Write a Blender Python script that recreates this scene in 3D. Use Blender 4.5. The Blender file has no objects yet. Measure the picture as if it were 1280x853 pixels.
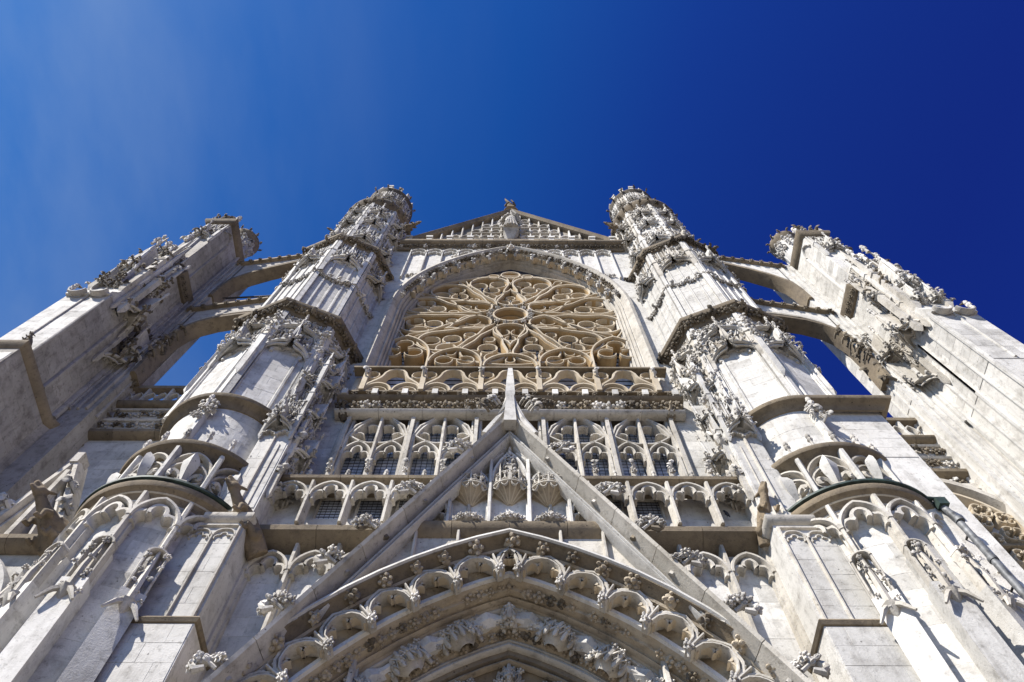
import bpy, bmesh, math, random
from mathutils import Vector, Matrix, Euler
from math import sin, cos, pi, radians as RAD, sqrt, atan2, hypot

# ------------------------------------------------------------------ camera, sky, sun
scene = bpy.context.scene
COL = scene.collection
PITCH = math.atan(900 / 411.0)
cam_d = bpy.data.cameras.new('camera'); cam = bpy.data.objects.new('camera', cam_d); COL.objects.link(cam)
cam.location = (0, 0, 0); cam_d.sensor_width = 36.0; cam_d.lens = 900 / 1280 * 36
cam_d.clip_start = 0.1; cam_d.clip_end = 4000; cam_d.shift_x = 0.0016
cam.matrix_world = Matrix.Rotation(pi / 2 + PITCH, 4, 'X') @ Matrix.Rotation(RAD(0.25), 4, 'Z')
scene.camera = cam

SUN_EL, SUN_AZ = RAD(47), RAD(48)          # elevation, and how far left of the facade's normal
sun_vec = Vector((-sin(SUN_AZ) * cos(SUN_EL), -cos(SUN_AZ) * cos(SUN_EL), sin(SUN_EL)))
sd = bpy.data.lights.new('sun', 'SUN'); sd.energy = 5.0; sd.angle = RAD(0.5); sd.color = (1.0, 0.945, 0.87)
so = bpy.data.objects.new('sun', sd); COL.objects.link(so)
so.rotation_euler = sun_vec.to_track_quat('Z', 'Y').to_euler(); so.location = (-30, -40, 60)

world = bpy.data.worlds.new('World'); scene.world = world; world.use_nodes = True
wn, wl = world.node_tree.nodes, world.node_tree.links
wn.clear()
sky = wn.new('ShaderNodeTexSky'); sky.sky_type = 'NISHITA'; sky.sun_disc = False
sky.sun_elevation = SUN_EL; sky.sun_rotation = math.atan2(sun_vec.x, sun_vec.y)
sky.air_density = 1.0; sky.dust_density = 0.35; sky.ozone_density = 3.5; sky.altitude = 200
gam = wn.new('ShaderNodeGamma'); gam.inputs[1].default_value = 1.0
hs = wn.new('ShaderNodeHueSaturation'); hs.inputs['Saturation'].default_value = 1.0; hs.inputs['Hue'].default_value = 0.5
bg = wn.new('ShaderNodeBackground'); bg.inputs[1].default_value = 0.05
wo = wn.new('ShaderNodeOutputWorld')
# thin high cirrus, stretched along one wind direction
tc = wn.new('ShaderNodeTexCoord'); mp = wn.new('ShaderNodeMapping')
mp.inputs['Location'].default_value = (3, 1, 2); mp.inputs['Rotation'].default_value = (0.3, 0.5, 0.9); mp.inputs['Scale'].default_value = (3.2, 1.1, 1.6)
nz = wn.new('ShaderNodeTexNoise'); nz.inputs['Scale'].default_value = 1.35; nz.inputs['Detail'].default_value = 9; nz.inputs['Roughness'].default_value = 0.55
rp = wn.new('ShaderNodeMapRange'); rp.inputs[1].default_value = 0.43; rp.inputs[2].default_value = 0.72; rp.inputs[3].default_value = 0.0; rp.inputs[4].default_value = 0.55
mx = wn.new('ShaderNodeMix'); mx.data_type = 'RGBA'
wl.new(tc.outputs['Generated'], mp.inputs[0]); wl.new(mp.outputs[0], nz.inputs['Vector']); wl.new(nz.outputs[0], rp.inputs[0])
wl.new(sky.outputs[0], gam.inputs[0]); wl.new(gam.outputs[0], hs.inputs['Color'])
mx.inputs[7].default_value = (4.6, 5.7, 7.1, 1)

# polarised daylight: the blue deepens steadily away from the sun's side of the sky
dt = wn.new('ShaderNodeVectorMath'); dt.operation = 'DOT_PRODUCT'; dt.inputs[1].default_value = Vector((-1, -0.22, 0)).normalized()
wl.new(tc.outputs['Generated'], dt.inputs[0])
pr_ = wn.new('ShaderNodeMapRange'); pr_.interpolation_type = 'SMOOTHSTEP'; pr_.inputs[1].default_value = -0.85; pr_.inputs[2].default_value = 0.85; pr_.inputs[3].default_value = 0.0; pr_.inputs[4].default_value = 1.0
wl.new(dt.outputs['Value'], pr_.inputs[0])
pc = wn.new('ShaderNodeValToRGB'); pc.color_ramp.elements[0].position = 0.08; pc.color_ramp.elements[0].color = (0.111, 0.221, 1.035, 1)
pc.color_ramp.elements[1].position = 0.92; pc.color_ramp.elements[1].color = (0.443, 1.035, 1.642, 1)
for pos, col in ((0.3, (0.118, 0.372, 1.249, 1)), (0.48, (0.121, 0.614, 1.449, 1)), (0.72, (0.243, 0.820, 1.570, 1))):
    e = pc.color_ramp.elements.new(pos); e.color = col
wl.new(pr_.outputs[0], pc.inputs[0])
ml = wn.new('ShaderNodeMix'); ml.data_type = 'RGBA'; ml.blend_type = 'MULTIPLY'; ml.inputs[0].default_value = 1.0
wl.new(hs.outputs[0], ml.inputs[6]); wl.new(pc.outputs[0], ml.inputs[7]); wl.new(ml.outputs[2], mx.inputs[6])
p2 = wn.new('ShaderNodeMath'); p2.operation = 'POWER'; p2.inputs[1].default_value = 5.5; wl.new(pr_.outputs[0], p2.inputs[0])
cm = wn.new('ShaderNodeMath'); cm.operation = 'MULTIPLY'; wl.new(rp.outputs[0], cm.inputs[0]); wl.new(p2.outputs[0], cm.inputs[1]); wl.new(cm.outputs[0], mx.inputs[0])
wl.new(mx.outputs[2], bg.inputs[0]); wl.new(bg.outputs[0], wo.inputs[0])

vs = scene.view_settings
scene.display_settings.display_device = 'sRGB'
vs.view_transform = 'Standard'; vs.look = 'None'; vs.exposure = 0.92; vs.gamma = 1.0; vs.use_curve_mapping = False

# ------------------------------------------------------------------ materials
def new_mat(name):
    m = bpy.data.materials.new(name); m.use_nodes = True
    nt = m.node_tree; b = nt.nodes['Principled BSDF']
    return m, nt, b

def stone(name, c1, c2, stain, amount=0.35, rough=0.9, bump=0.25, tint=0.12, streak=0.5, fine=26.0):
    """weathered limestone: two tones in broad patches, soot and lichen, rain streaks, pits; every piece its own tint"""
    m, nt, b = new_mat(name); N, L = nt.nodes, nt.links
    geo = N.new('ShaderNodeNewGeometry'); oi = N.new('ShaderNodeObjectInfo')
    def noise(scale, detail=5, rough=0.6, vec=None):
        n = N.new('ShaderNodeTexNoise'); n.inputs['Scale'].default_value = scale
        n.inputs['Detail'].default_value = detail; n.inputs['Roughness'].default_value = rough
        L.new(vec or geo.outputs['Position'], n.inputs['Vector']); return n
    def ramp(src, lo, hi, a=0.0, z=1.0):
        r = N.new('ShaderNodeMapRange'); r.inputs[1].default_value = lo; r.inputs[2].default_value = hi
        r.inputs[3].default_value = a; r.inputs[4].default_value = z; L.new(src, r.inputs[0]); return r.outputs[0]
    def mix(a, bb, f, mode='MIX'):
        x = N.new('ShaderNodeMix'); x.data_type = 'RGBA'; x.blend_type = mode
        for i, v in ((6, a), (7, bb), (0, f)):
            if hasattr(v, 'node'): L.new(v, x.inputs[i])
            elif i == 0: x.inputs[0].default_value = v
            else: x.inputs[i].default_value = (*v, 1)
        return x.outputs[2]
    big = noise(0.55, 4); med = noise(2.6, 6, 0.65); sm = noise(fine, 4, 0.7)
    sv = N.new('ShaderNodeMapping'); sv.inputs['Scale'].default_value = (5.0, 5.0, 0.45)
    L.new(geo.outputs['Position'], sv.inputs[0]); st = noise(1.0, 6, 0.7, sv.outputs[0])
    c = mix(c1, c2, ramp(big.outputs[0], 0.38, 0.62))
    c = mix(c, stain, ramp(med.outputs[0], 0.5, 0.74, 0, amount))
    c = mix(c, stain, ramp(st.outputs[0], 0.53, 0.78, 0, amount * streak))
    c = mix(c, tuple(x * 0.55 for x in stain), ramp(sm.outputs[0], 0.6, 0.75, 0, amount * 0.7))
    cr = noise(6.5, 8, 0.72)
    c = mix(c, tuple(x * 0.8 for x in stain), ramp(cr.outputs[0], 0.55, 0.66, 0, amount * 0.75))
    vs_ = N.new('ShaderNodeTexVoronoi'); vs_.inputs['Scale'].default_value = 3.4; L.new(geo.outputs['Position'], vs_.inputs['Vector'])
    c = mix(c, tuple(x * 0.3 for x in stain), ramp(vs_.outputs['Distance'], 0.045, 0.075, amount * 1.4, 0))
    t = N.new('ShaderNodeMapRange'); t.inputs[3].default_value = 1 - tint; t.inputs[4].default_value = 1 + tint * 0.6
    L.new(oi.outputs['Random'], t.inputs[0])
    cmb = N.new('ShaderNodeCombineColor')
    for i in range(3): L.new(t.outputs[0], cmb.inputs[i])
    c = mix(c, cmb.outputs[0], 1.0, 'MULTIPLY')
    L.new(c, b.inputs['Base Color'])
    b.inputs['Roughness'].default_value = rough
    b.inputs['Specular IOR Level'].default_value = 0.25
    vo = N.new('ShaderNodeTexVoronoi'); vo.inputs['Scale'].default_value = 7.0; L.new(geo.outputs['Position'], vo.inputs['Vector'])
    ad = N.new('ShaderNodeMath'); ad.operation = 'ADD'; L.new(sm.outputs[0], ad.inputs[0]); L.new(ramp(vo.outputs['Distance'], 0, 0.12, 0, 0.5), ad.inputs[1])
    ad2 = N.new('ShaderNodeMath'); ad2.operation = 'ADD'; L.new(ad.outputs[0], ad2.inputs[0]); L.new(med.outputs[0], ad2.inputs[1])
    bp = N.new('ShaderNodeBump'); bp.inputs['Strength'].default_value = bump; bp.inputs['Distance'].default_value = 0.03
    L.new(ad2.outputs[0], bp.inputs['Height']); L.new(bp.outputs[0], b.inputs['Normal'])
    return m

def plain(name, col, rough=0.6, metal=0.0, spec=0.5, var=0.25):
    m, nt, b = new_mat(name); N, L = nt.nodes, nt.links
    geo = N.new('ShaderNodeNewGeometry'); n = N.new('ShaderNodeTexNoise'); n.inputs['Scale'].default_value = 6; n.inputs['Detail'].default_value = 6
    L.new(geo.outputs['Position'], n.inputs['Vector'])
    r = N.new('ShaderNodeValToRGB'); r.color_ramp.elements[0].position = 0.35; r.color_ramp.elements[1].position = 0.65
    r.color_ramp.elements[0].color = (*[c * (1 - var) for c in col], 1); r.color_ramp.elements[1].color = (*[min(1, c * (1 + var)) for c in col], 1)
    L.new(n.outputs[0], r.inputs[0]); L.new(r.outputs[0], b.inputs['Base Color'])
    b.inputs['Roughness'].default_value = rough; b.inputs['Metallic'].default_value = metal; b.inputs['Specular IOR Level'].default_value = spec
    return m

MW = stone('white_limestone', (0.60, 0.585, 0.55), (0.505, 0.49, 0.455), (0.14, 0.125, 0.105), 0.52, streak=0.8, bump=0.35, tint=0.2)
MT = stone('dressed_limestone', (0.54, 0.51, 0.455), (0.42, 0.39, 0.335), (0.11, 0.096, 0.078), 0.58, tint=0.14, bump=0.35)
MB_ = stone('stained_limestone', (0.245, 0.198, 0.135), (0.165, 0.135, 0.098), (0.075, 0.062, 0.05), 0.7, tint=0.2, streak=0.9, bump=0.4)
MC = stone('carved_limestone', (0.58, 0.555, 0.515), (0.42, 0.395, 0.35), (0.13, 0.115, 0.10), 0.75, tint=0.3, fine=14, bump=0.4)
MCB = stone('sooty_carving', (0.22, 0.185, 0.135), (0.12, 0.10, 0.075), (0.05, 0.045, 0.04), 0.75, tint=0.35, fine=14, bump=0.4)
MR = stone('ochre_limestone', (0.42, 0.295, 0.15), (0.34, 0.245, 0.135), (0.22, 0.145, 0.07), 0.55, tint=0.15)
MRW = stone('pale_tracery', (0.52, 0.455, 0.355), (0.43, 0.36, 0.26), (0.32, 0.25, 0.16), 0.45, tint=0.1)
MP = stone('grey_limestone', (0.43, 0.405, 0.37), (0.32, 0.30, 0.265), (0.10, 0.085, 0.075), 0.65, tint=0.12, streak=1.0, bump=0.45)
MSH = stone('recess_shade_stone', (0.30, 0.27, 0.225), (0.16, 0.142, 0.115), (0.05, 0.045, 0.04), 0.7, bump=0.6, fine=9)  # recess shade put into the colour, for grounds behind carving
MPB = stone('portal_limestone', (0.45, 0.385, 0.29), (0.34, 0.285, 0.21), (0.10, 0.08, 0.06), 0.65, tint=0.16, bump=0.4)
MG = stone('gargoyle_stone', (0.25, 0.195, 0.13), (0.15, 0.118, 0.08), (0.06, 0.055, 0.045), 0.8, bump=0.7, fine=12)
MCU = plain('copper_flashing', (0.022, 0.04, 0.034), 0.65, 0.1, var=0.5)
MLP = plain('lead_pipe', (0.13, 0.135, 0.14), 0.65, 0.3, var=0.55)
MFE = plain('iron', (0.03, 0.028, 0.027), 0.7, 0.3)
MBI = plain('bird', (0.03, 0.032, 0.04), 0.7)
MLD = plain('lead_came', (0.025, 0.026, 0.03), 0.6, 0.2)
MGL, _nt, _b = new_mat('old_glass')
_g = _nt.nodes.new('ShaderNodeNewGeometry'); _n = _nt.nodes.new('ShaderNodeTexNoise'); _n.inputs['Scale'].default_value = 9
_oi = _nt.nodes.new('ShaderNodeObjectInfo')
_r = _nt.nodes.new('ShaderNodeValToRGB'); _r.color_ramp.elements[0].color = (0.13, 0.15, 0.20, 1); _r.color_ramp.elements[1].color = (0.60, 0.64, 0.72, 1)
_a = _nt.nodes.new('ShaderNodeMath'); _a.operation = 'MULTIPLY_ADD'; _a.inputs[1].default_value = 0.6
_nt.links.new(_g.outputs['Position'], _n.inputs['Vector']); _nt.links.new(_oi.outputs['Random'], _a.inputs[0]); _nt.links.new(_n.outputs[0], _a.inputs[2])
_a2 = _nt.nodes.new('ShaderNodeMath'); _a2.operation = 'SUBTRACT'; _a2.inputs[1].default_value = 0.25; _nt.links.new(_a.outputs[0], _a2.inputs[0])
_nt.links.new(_a2.outputs[0], _r.inputs[0]); _nt.links.new(_r.outputs[0], _b.inputs['Base Color'])
_b.inputs['Roughness'].default_value = 0.35; _b.inputs['Specular IOR Level'].default_value = 0.6
MGD = plain('paving', (0.17, 0.152, 0.128), 0.9)

# ------------------------------------------------------------------ mappings (u along the face, v up, d out of it)
class Plane:
    def __init__(s, ox, oy, ang=0.0): s.ox, s.oy, s.a = ox, oy, ang
    def p(s, u, v, d): return (s.ox + u * cos(s.a) + d * sin(s.a), s.oy + u * sin(s.a) - d * cos(s.a), v)
    def ang(s, u): return s.a
class Drum:
    def __init__(s, cx, cy, R): s.cx, s.cy, s.R = cx, cy, R
    def p(s, u, v, d):
        t = u / s.R; return (s.cx + (s.R + d) * sin(t), s.cy - (s.R + d) * cos(t), v)
    def ang(s, u): return u / s.R
class Along:
    """follows a curve in a wall plane: u = length from the apex, v = offset outward, d = toward the viewer"""
    def __init__(s, path, Y):
        s.P = [Vector((x, 0, z)) for x, z in path]; s.Y = Y; s.L = [0]
        for a, b in zip(s.P, s.P[1:]): s.L.append(s.L[-1] + (b - a).length)
        k = max(range(len(s.P)), key=lambda i: s.P[i].z); s.c = s.L[k]
    def at(s, u):
        u += s.c
        i = 0
        while i < len(s.L) - 2 and s.L[i + 1] < u: i += 1
        a, b = s.P[i], s.P[i + 1]; t = (b - a).normalized(); q = a + t * (u - s.L[i])
        return q, t
    def p(s, u, v, d):
        q, t = s.at(u)
        # smooth the normal a little
        _, t1 = s.at(u - 0.15); _, t2 = s.at(u + 0.15); t = (t1 + t2).normalized()
        return (q.x - t.z * v, s.Y - d, q.z + t.x * v)
    def ang(s, u): return 0.0

SIDE = [1]        # +1 builds right of the axis, -1 mirrors the same builder to the left
# ------------------------------------------------------------------ mesh collector
class MB:
    def __init__(s): s.v, s.f = [], []
    def add(s, vs, fs):
        o = len(s.v); s.v += [tuple(x) for x in vs]; s.f += [tuple(i + o for i in f) for f in fs]; return s
    def box(s, x0, x1, y0, y1, z0, z1):
        return s.add([(x0,y0,z0),(x1,y0,z0),(x1,y1,z0),(x0,y1,z0),(x0,y0,z1),(x1,y0,z1),(x1,y1,z1),(x0,y1,z1)],
                     [(0,3,2,1),(4,5,6,7),(0,1,5,4),(1,2,6,5),(2,3,7,6),(3,0,4,7)])
    def mbox(s, M, u0, u1, v0, v1, d0, d1, top=0.0):
        """box on a face; top = how far its front drops back at the top"""
        q = [(u0,v0,d0),(u1,v0,d0),(u1,v0,d1),(u0,v0,d1),(u0,v1,d0),(u1,v1,d0),(u1,v1,d1-top),(u0,v1,d1-top)]
        return s.add([M.p(*a) for a in q], [(0,1,2,3),(4,7,6,5),(0,4,5,1),(1,5,6,2),(2,6,7,3),(3,7,4,0)])
    def prism(s, pts, M, d0, d1):
        n = len(pts)
        return s.add([M.p(u, v, d0) for u, v in pts] + [M.p(u, v, d1) for u, v in pts],
                     [tuple(range(n, 2 * n)), tuple(reversed(range(n)))] + [(i, (i + 1) % n, (i + 1) % n + n, i + n) for i in range(n)])
    def sweep(s, path, prof, M, closed=False):
        """prof: list of (n, d), n to the left of the travel direction"""
        n = len(path); k = len(prof); V = []
        for i in range(n):
            a = path[(i - 1) % n] if (closed or i > 0) else None
            b = path[(i + 1) % n] if (closed or i < n - 1) else None
            c = path[i]
            def nrm(p, q):
                dx, dz = q[0] - p[0], q[1] - p[1]; l = hypot(dx, dz) or 1e-6; return (-dz / l, dx / l)
            if a is None: nx, nz = nrm(c, b); sc = 1
            elif b is None: nx, nz = nrm(a, c); sc = 1
            else:
                n1, n2 = nrm(a, c), nrm(c, b); nx, nz = n1[0] + n2[0], n1[1] + n2[1]; l = hypot(nx, nz)
                if l < 0.3: nx, nz = n1; sc = 1
                else: nx, nz = nx / l, nz / l; sc = min(2.2, 1 / max(0.2, nx * n1[0] + nz * n1[1]))
            for (w, d) in prof: V.append(M.p(c[0] + nx * w * sc, c[1] + nz * w * sc, d))
        F = []
        for i in range(n if closed else n - 1):
            j = (i + 1) % n
            for q in range(k): F.append((i * k + q, j * k + q, j * k + (q + 1) % k, i * k + (q + 1) % k))
        if not closed: F += [tuple(range(k)), tuple(range((n - 1) * k, n * k))]
        return s.add(V, F)
    def bar(s, path, w, d0, d1, M, closed=False, ch=0.45):
        h = w / 2; c = min(abs(d1 - d0) * 0.6, w * 0.55); t = h * (1 - ch)
        return s.sweep(path, [(-h, d0), (h, d0), (h, d1 - c), (t, d1), (-t, d1), (-h, d1 - c)], M, closed)
    def cornice(s, path, z, prof, closed=False):
        """horizontal path (x, y); prof: (out to the right of travel, dz)"""
        n = len(path); k = len(prof); V = []
        for i in range(n):
            a = path[i - 1] if (i > 0 or closed) else None; b = path[(i + 1) % n] if (i < n - 1 or closed) else None; c = path[i]
            def nrm(p, q):
                dx, dy = q[0] - p[0], q[1] - p[1]; l = hypot(dx, dy) or 1e-6; return (dy / l, -dx / l)
            if a is None: nx, ny = nrm(c, b); sc = 1
            elif b is None: nx, ny = nrm(a, c); sc = 1
            else:
                n1, n2 = nrm(a, c), nrm(c, b); nx, ny = n1[0] + n2[0], n1[1] + n2[1]; l = hypot(nx, ny) or 1; nx, ny = nx / l, ny / l
                sc = min(2.2, 1 / max(0.3, nx * n1[0] + ny * n1[1]))
            for (o, dz) in prof: V.append((c[0] + nx * o * sc, c[1] + ny * o * sc, z + dz))
        F = []
        for i in range(n if closed else n - 1):
            j = (i + 1) % n
            for q in range(k): F.append((i * k + q, j * k + q, j * k + (q + 1) % k, i * k + (q + 1) % k))
        if not closed: F += [tuple(range(k)), tuple(range((n - 1) * k, n * k))]
        return s.add(V, F)
    def revolve(s, cx, cy, prof, a0=0, a1=2 * pi, n=32):
        full = abs(a1 - a0 - 2 * pi) < 1e-6; m = n if full else n + 1; V = []
        for i in range(m):
            t = a0 + (a1 - a0) * i / n
            for r, z in prof: V.append((cx + r * sin(t), cy - r * cos(t), z))
        k = len(prof); F = []
        for i in range(n):
            j = (i + 1) % m
            for q in range(k - 1): F.append((i * k + q, j * k + q, j * k + q + 1, i * k + q + 1))
        return s.add(V, F)
    def tube(s, path, rad, n=6, sq=1.0):
        P = [Vector(p) for p in path]; R = rad if isinstance(rad, (list, tuple)) else [rad] * len(P); V = []
        up = Vector((0, 0, 1))
        for i, p in enumerate(P):
            t = (P[min(i + 1, len(P) - 1)] - P[max(i - 1, 0)]).normalized()
            if abs(t.dot(up)) > 0.97: up2 = Vector((0, -1, 0))
            else: up2 = up
            a = t.cross(up2).normalized(); b = a.cross(t)
            for k in range(n):
                th = 2 * pi * (k + 0.5) / n; V.append(p + (a * cos(th) + b * sin(th) * sq) * R[i])
        F = [(i * n + k, i * n + (k + 1) % n, (i + 1) * n + (k + 1) % n, (i + 1) * n + k) for i in range(len(P) - 1) for k in range(n)]
        F += [tuple(reversed(range(n))), tuple(range((len(P) - 1) * n, len(P) * n))]
        return s.add(V, F)
    def spire(s, M, u, v0, v1, d, r, n=4, waist=0.55):
        """square pinnacle: shaft, small cap, tapering spire"""
        vm = v0 + (v1 - v0) * waist
        rings = [(r * .15, v0 - r * 2.2), (r, v0), (r, vm - r * 0.6), (r * 1.35, vm - r * 0.3), (r * 1.35, vm), (r * 0.9, vm + r * 0.3), (r * 0.12, v1)]
        V = []
        for rr, v in rings:
            for k in range(n):
                th = pi / 4 + 2 * pi * k / n; V.append(M.p(u + rr * 1.2 * cos(th), v, d + rr * 1.2 * sin(th)))
        F = [(i * n + k, i * n + (k + 1) % n, (i + 1) * n + (k + 1) % n, (i + 1) * n + k) for i in range(len(rings) - 1) for k in range(n)]
        return s.add(V, F + [tuple(range(n)), tuple(range((len(rings) - 1) * n, len(rings) * n))])
    def ball(s, c, r, n=8, m=5, sc=(1, 1, 1)):
        V = [(c[0], c[1], c[2] - r * sc[2])]
        for i in range(1, m):
            ph = -pi / 2 + pi * i / m
            for k in range(n): V.append((c[0] + r * sc[0] * cos(ph) * cos(2 * pi * k / n), c[1] + r * sc[1] * cos(ph) * sin(2 * pi * k / n), c[2] + r * sc[2] * sin(ph)))
        V.append((c[0], c[1], c[2] + r * sc[2])); F = []
        for k in range(n): F.append((0, 1 + (k + 1) % n, 1 + k))
        for i in range(m - 2):
            for k in range(n): a = 1 + i * n; F.append((a + k, a + (k + 1) % n, a + n + (k + 1) % n, a + n + k))
        a = 1 + (m - 2) * n; t = len(V) - 1
        for k in range(n): F.append((a + k, a + (k + 1) % n, t))
        return s.add(V, F)
    def mesh(s, name, mat, off=(0, 0, 0), flip=1, smooth=True, ang=0.7):
        me = bpy.data.meshes.new(name)
        vs_ = [((x - 0) * flip - off[0], y - off[1], z - off[2]) for x, y, z in s.v]
        me.from_pydata(vs_, [], s.f)
        bm = bmesh.new(); bm.from_mesh(me); bmesh.ops.recalc_face_normals(bm, faces=bm.faces); bm.to_mesh(me); bm.free()
        me.materials.append(mat)
        if smooth:
            me.polygons.foreach_set('use_smooth', [True] * len(me.polygons)); me.set_sharp_from_angle(angle=ang)
        return me
    def build(s, name, mat, parent=None, label=None, kind=None, smooth=True):
        """one object; coordinates were given in canonical (right-hand) world space"""
        if not s.v: return None
        root = top_of(parent); off = root.location if root else (0, 0, 0)
        me = s.mesh(name, mat, off, SIDE[0], smooth)
        o = bpy.data.objects.new(name, me); COL.objects.link(o)
        if parent: o.parent = parent
        if label: o['label'] = label
        if kind: o['kind'] = kind
        return o

def top_of(o):
    while o is not None and o.parent is not None: o = o.parent
    return o
def tag(o, label=None, cat=None, group=None, kind=None):
    if label: o['label'] = label
    if cat: o['category'] = cat
    if group: o['group'] = group
    if kind: o['kind'] = kind
    return o
def thing(name, loc, label, cat, group=None):
    o = bpy.data.objects.new(name, None); COL.objects.link(o); o.location = (loc[0] * SIDE[0], loc[1], loc[2]); o.empty_display_size = 0.3
    return tag(o, label, cat, group)

COUNT = {}; SURPLUS = {}
def inst(me, name, parent, p, ang=0.0, scale=1.0, tilt=0.0, roll=0.0):
    """a shared mesh (modelled facing -Y, up +Z) set on a face: p in canonical coords, ang = heading of the face"""
    s = SIDE[0]
    root = top_of(parent); off = root.location
    loc = Vector((p[0] * s - off.x, p[1] - off.y, p[2] - off.z))
    sc = scale if isinstance(scale, (tuple, list)) else (scale,) * 3
    mat = Matrix.Translation(loc) @ Matrix.Rotation(ang * s, 4, 'Z') @ Matrix.Rotation(tilt, 4, 'X') @ Matrix.Rotation(roll * s, 4, 'Y') @ Matrix.Diagonal((*sc, 1))
    key = (root.name, name); COUNT[key] = COUNT.get(key, 0) + 1
    if COUNT[key] > 290:
        mb = SURPLUS.setdefault((root.name, me.materials[0].name), (MB(), root, me.materials[0]))[0]
        mb.add([mat @ v.co for v in me.vertices], [tuple(q.vertices) for q in me.polygons]); return None
    o = bpy.data.objects.new(name, me); COL.objects.link(o); o.parent = parent; o.matrix_local = mat
    return o
def flush_surplus():
    for (rn, mn), (mb, root, mat) in SURPLUS.items():
        me = mb.mesh('carved_foliage', mat)
        o = bpy.data.objects.new('carved_foliage', me); COL.objects.link(o); o.parent = root; o['kind'] = 'stuff'

# ------------------------------------------------------------------ curves
def arc(cx, cz, r, a0, a1, n):
    return [(cx + r * cos(a0 + (a1 - a0) * i / n), cz + r * sin(a0 + (a1 - a0) * i / n)) for i in range(n + 1)]
def pointed(xc, h, zs, rise, n=7):
    """left springing, apex, right springing"""
    r = (h * h + rise * rise) / (2 * h); a = math.asin(min(1, rise / r)) if r >= h else pi / 2
    if rise > r: a = pi - a
    L = arc(xc - h + r, zs, r, pi, pi - a, n); L[-1] = (xc, zs + rise)
    return L + [(2 * xc - x, z) for x, z in reversed(L[:-1])]
def ogee(xc, h, zs, rise, n=6):
    a = arc(xc - h + h * 0.62, zs, h * 0.62, pi, pi * 0.42, n); x1, z1 = a[-1]
    top = zs + rise; L = list(a)
    for i in range(1, n + 1):
        t = i / n; L.append((x1 + (xc - x1) * (t ** 0.75), z1 + (top - z1) * (t ** 1.5)))
    return L + [(2 * xc - x, z) for x, z in reversed(L[:-1])]
def trefoil(xc, h, zs, n=5, k=1.0):
    L = arc(xc - 0.62 * h, zs + 0.20 * h, 0.40 * h, RAD(215), RAD(42), n) + arc(xc, zs + 0.64 * h, 0.39 * h, RAD(200), RAD(90), n)
    L = [(x, zs + (z - zs) * k) for x, z in L]
    return L + [(2 * xc - x, z) for x, z in reversed(L[:-1])]
def circle3(p, q, r):
    ax, ay = p; bx, by = q; cx, cy = r
    d = 2 * (ax * (by - cy) + bx * (cy - ay) + cx * (ay - by))
    ux = ((ax*ax+ay*ay)*(by-cy)+(bx*bx+by*by)*(cy-ay)+(cx*cx+cy*cy)*(ay-by))/d
    uy = ((ax*ax+ay*ay)*(cx-bx)+(bx*bx+by*by)*(ax-cx)+(cx*cx+cy*cy)*(bx-ax))/d
    return ux, uy, hypot(ax-ux, ay-uy)
def arch3(apex, mid, foot, zmin, n=16):
    """pointed arch through three points of its right half, continued down to zmin"""
    cx, cz, r = circle3(apex, mid, foot)
    a0 = atan2(apex[1] - cz, apex[0] - cx)
    zz = max(-0.999, min(0.999, (zmin - cz) / r)); a1 = max(math.asin(zz), -0.05)
    R = arc(cx, cz, r, a0, a1, n); R[0] = (0.0, R[0][1])
    if R[-1][1] > zmin + 0.05: R.append((R[-1][0], zmin))
    return [(-x, z) for x, z in reversed(R[1:])] + R
def teardrop(C, r, T, n=14, og=0.05):
    """closed: round head at C, pointed tail at T"""
    dx, dz = T[0] - C[0], T[1] - C[1]; D = hypot(dx, dz)
    def bend(a, b, t, k):
        x, z = a[0] + (b[0] - a[0]) * t, a[1] + (b[1] - a[1]) * t
        ux, uz = dx / D, dz / D; w = (x - C[0]) * uz - (z - C[1]) * ux      # signed distance from the axis
        f = -math.copysign(k * D * sin(2 * pi * t) * (-1 if t < .5 else 1) * (0.5 if t < .5 else 1), w)
        return (x + uz * f, z - ux * f)
    th = atan2(dz, dx); al = math.acos(min(0.98, r / D))
    pts = arc(C[0], C[1], r, th + al, th + 2 * pi - al, n)
    out = []
    p0 = pts[-1]
    tail = []
    for i in range(1, 5):
        t = i / 4; b = 0.10 * D * sin(pi * t) * -0.5
        tail.append(bend(p0, T, t, og))
    p1 = pts[0]; tail2 = [bend(p1, T, 1 - t, og) for t in (0.25, 0.5, 0.75)]
    return pts + tail + tail2

# ------------------------------------------------------------------ shared carved pieces
RND = random.Random(7)
def lobe(mb, az, el, L, w, curl, rnd, base=(0, 0, 0)):
    """one fleshy leaf lobe: bent tapered strip, four sections"""
    V = []; p = Vector(base); d = Vector((sin(az) * cos(el), -sin(el), cos(az) * cos(el)))
    side = d.cross(Vector((0, -1, 0.01))).normalized(); nrm = side.cross(d).normalized()
    for i in range(4):
        t = i / 3; ww = w * (0.55, 1.0, 0.85, 0.2)[i]; th = w * (0.35, 0.32, 0.25, 0.1)[i]
        for a, b in ((-1, -0.4), (0, 0.8), (1, -0.4)): V.append(p + side * ww * a + nrm * th * b)
        d = (Matrix.Rotation(curl, 3, side) @ d); nrm = side.cross(d).normalized(); p = p + d * L / 3
    F = [(i * 3 + k, i * 3 + (k + 1) % 3, (i + 1) * 3 + (k + 1) % 3, (i + 1) * 3 + k) for i in range(3) for k in range(3)] + [(0, 1, 2), (9, 10, 11)]
    mb.add(V, F)
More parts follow.
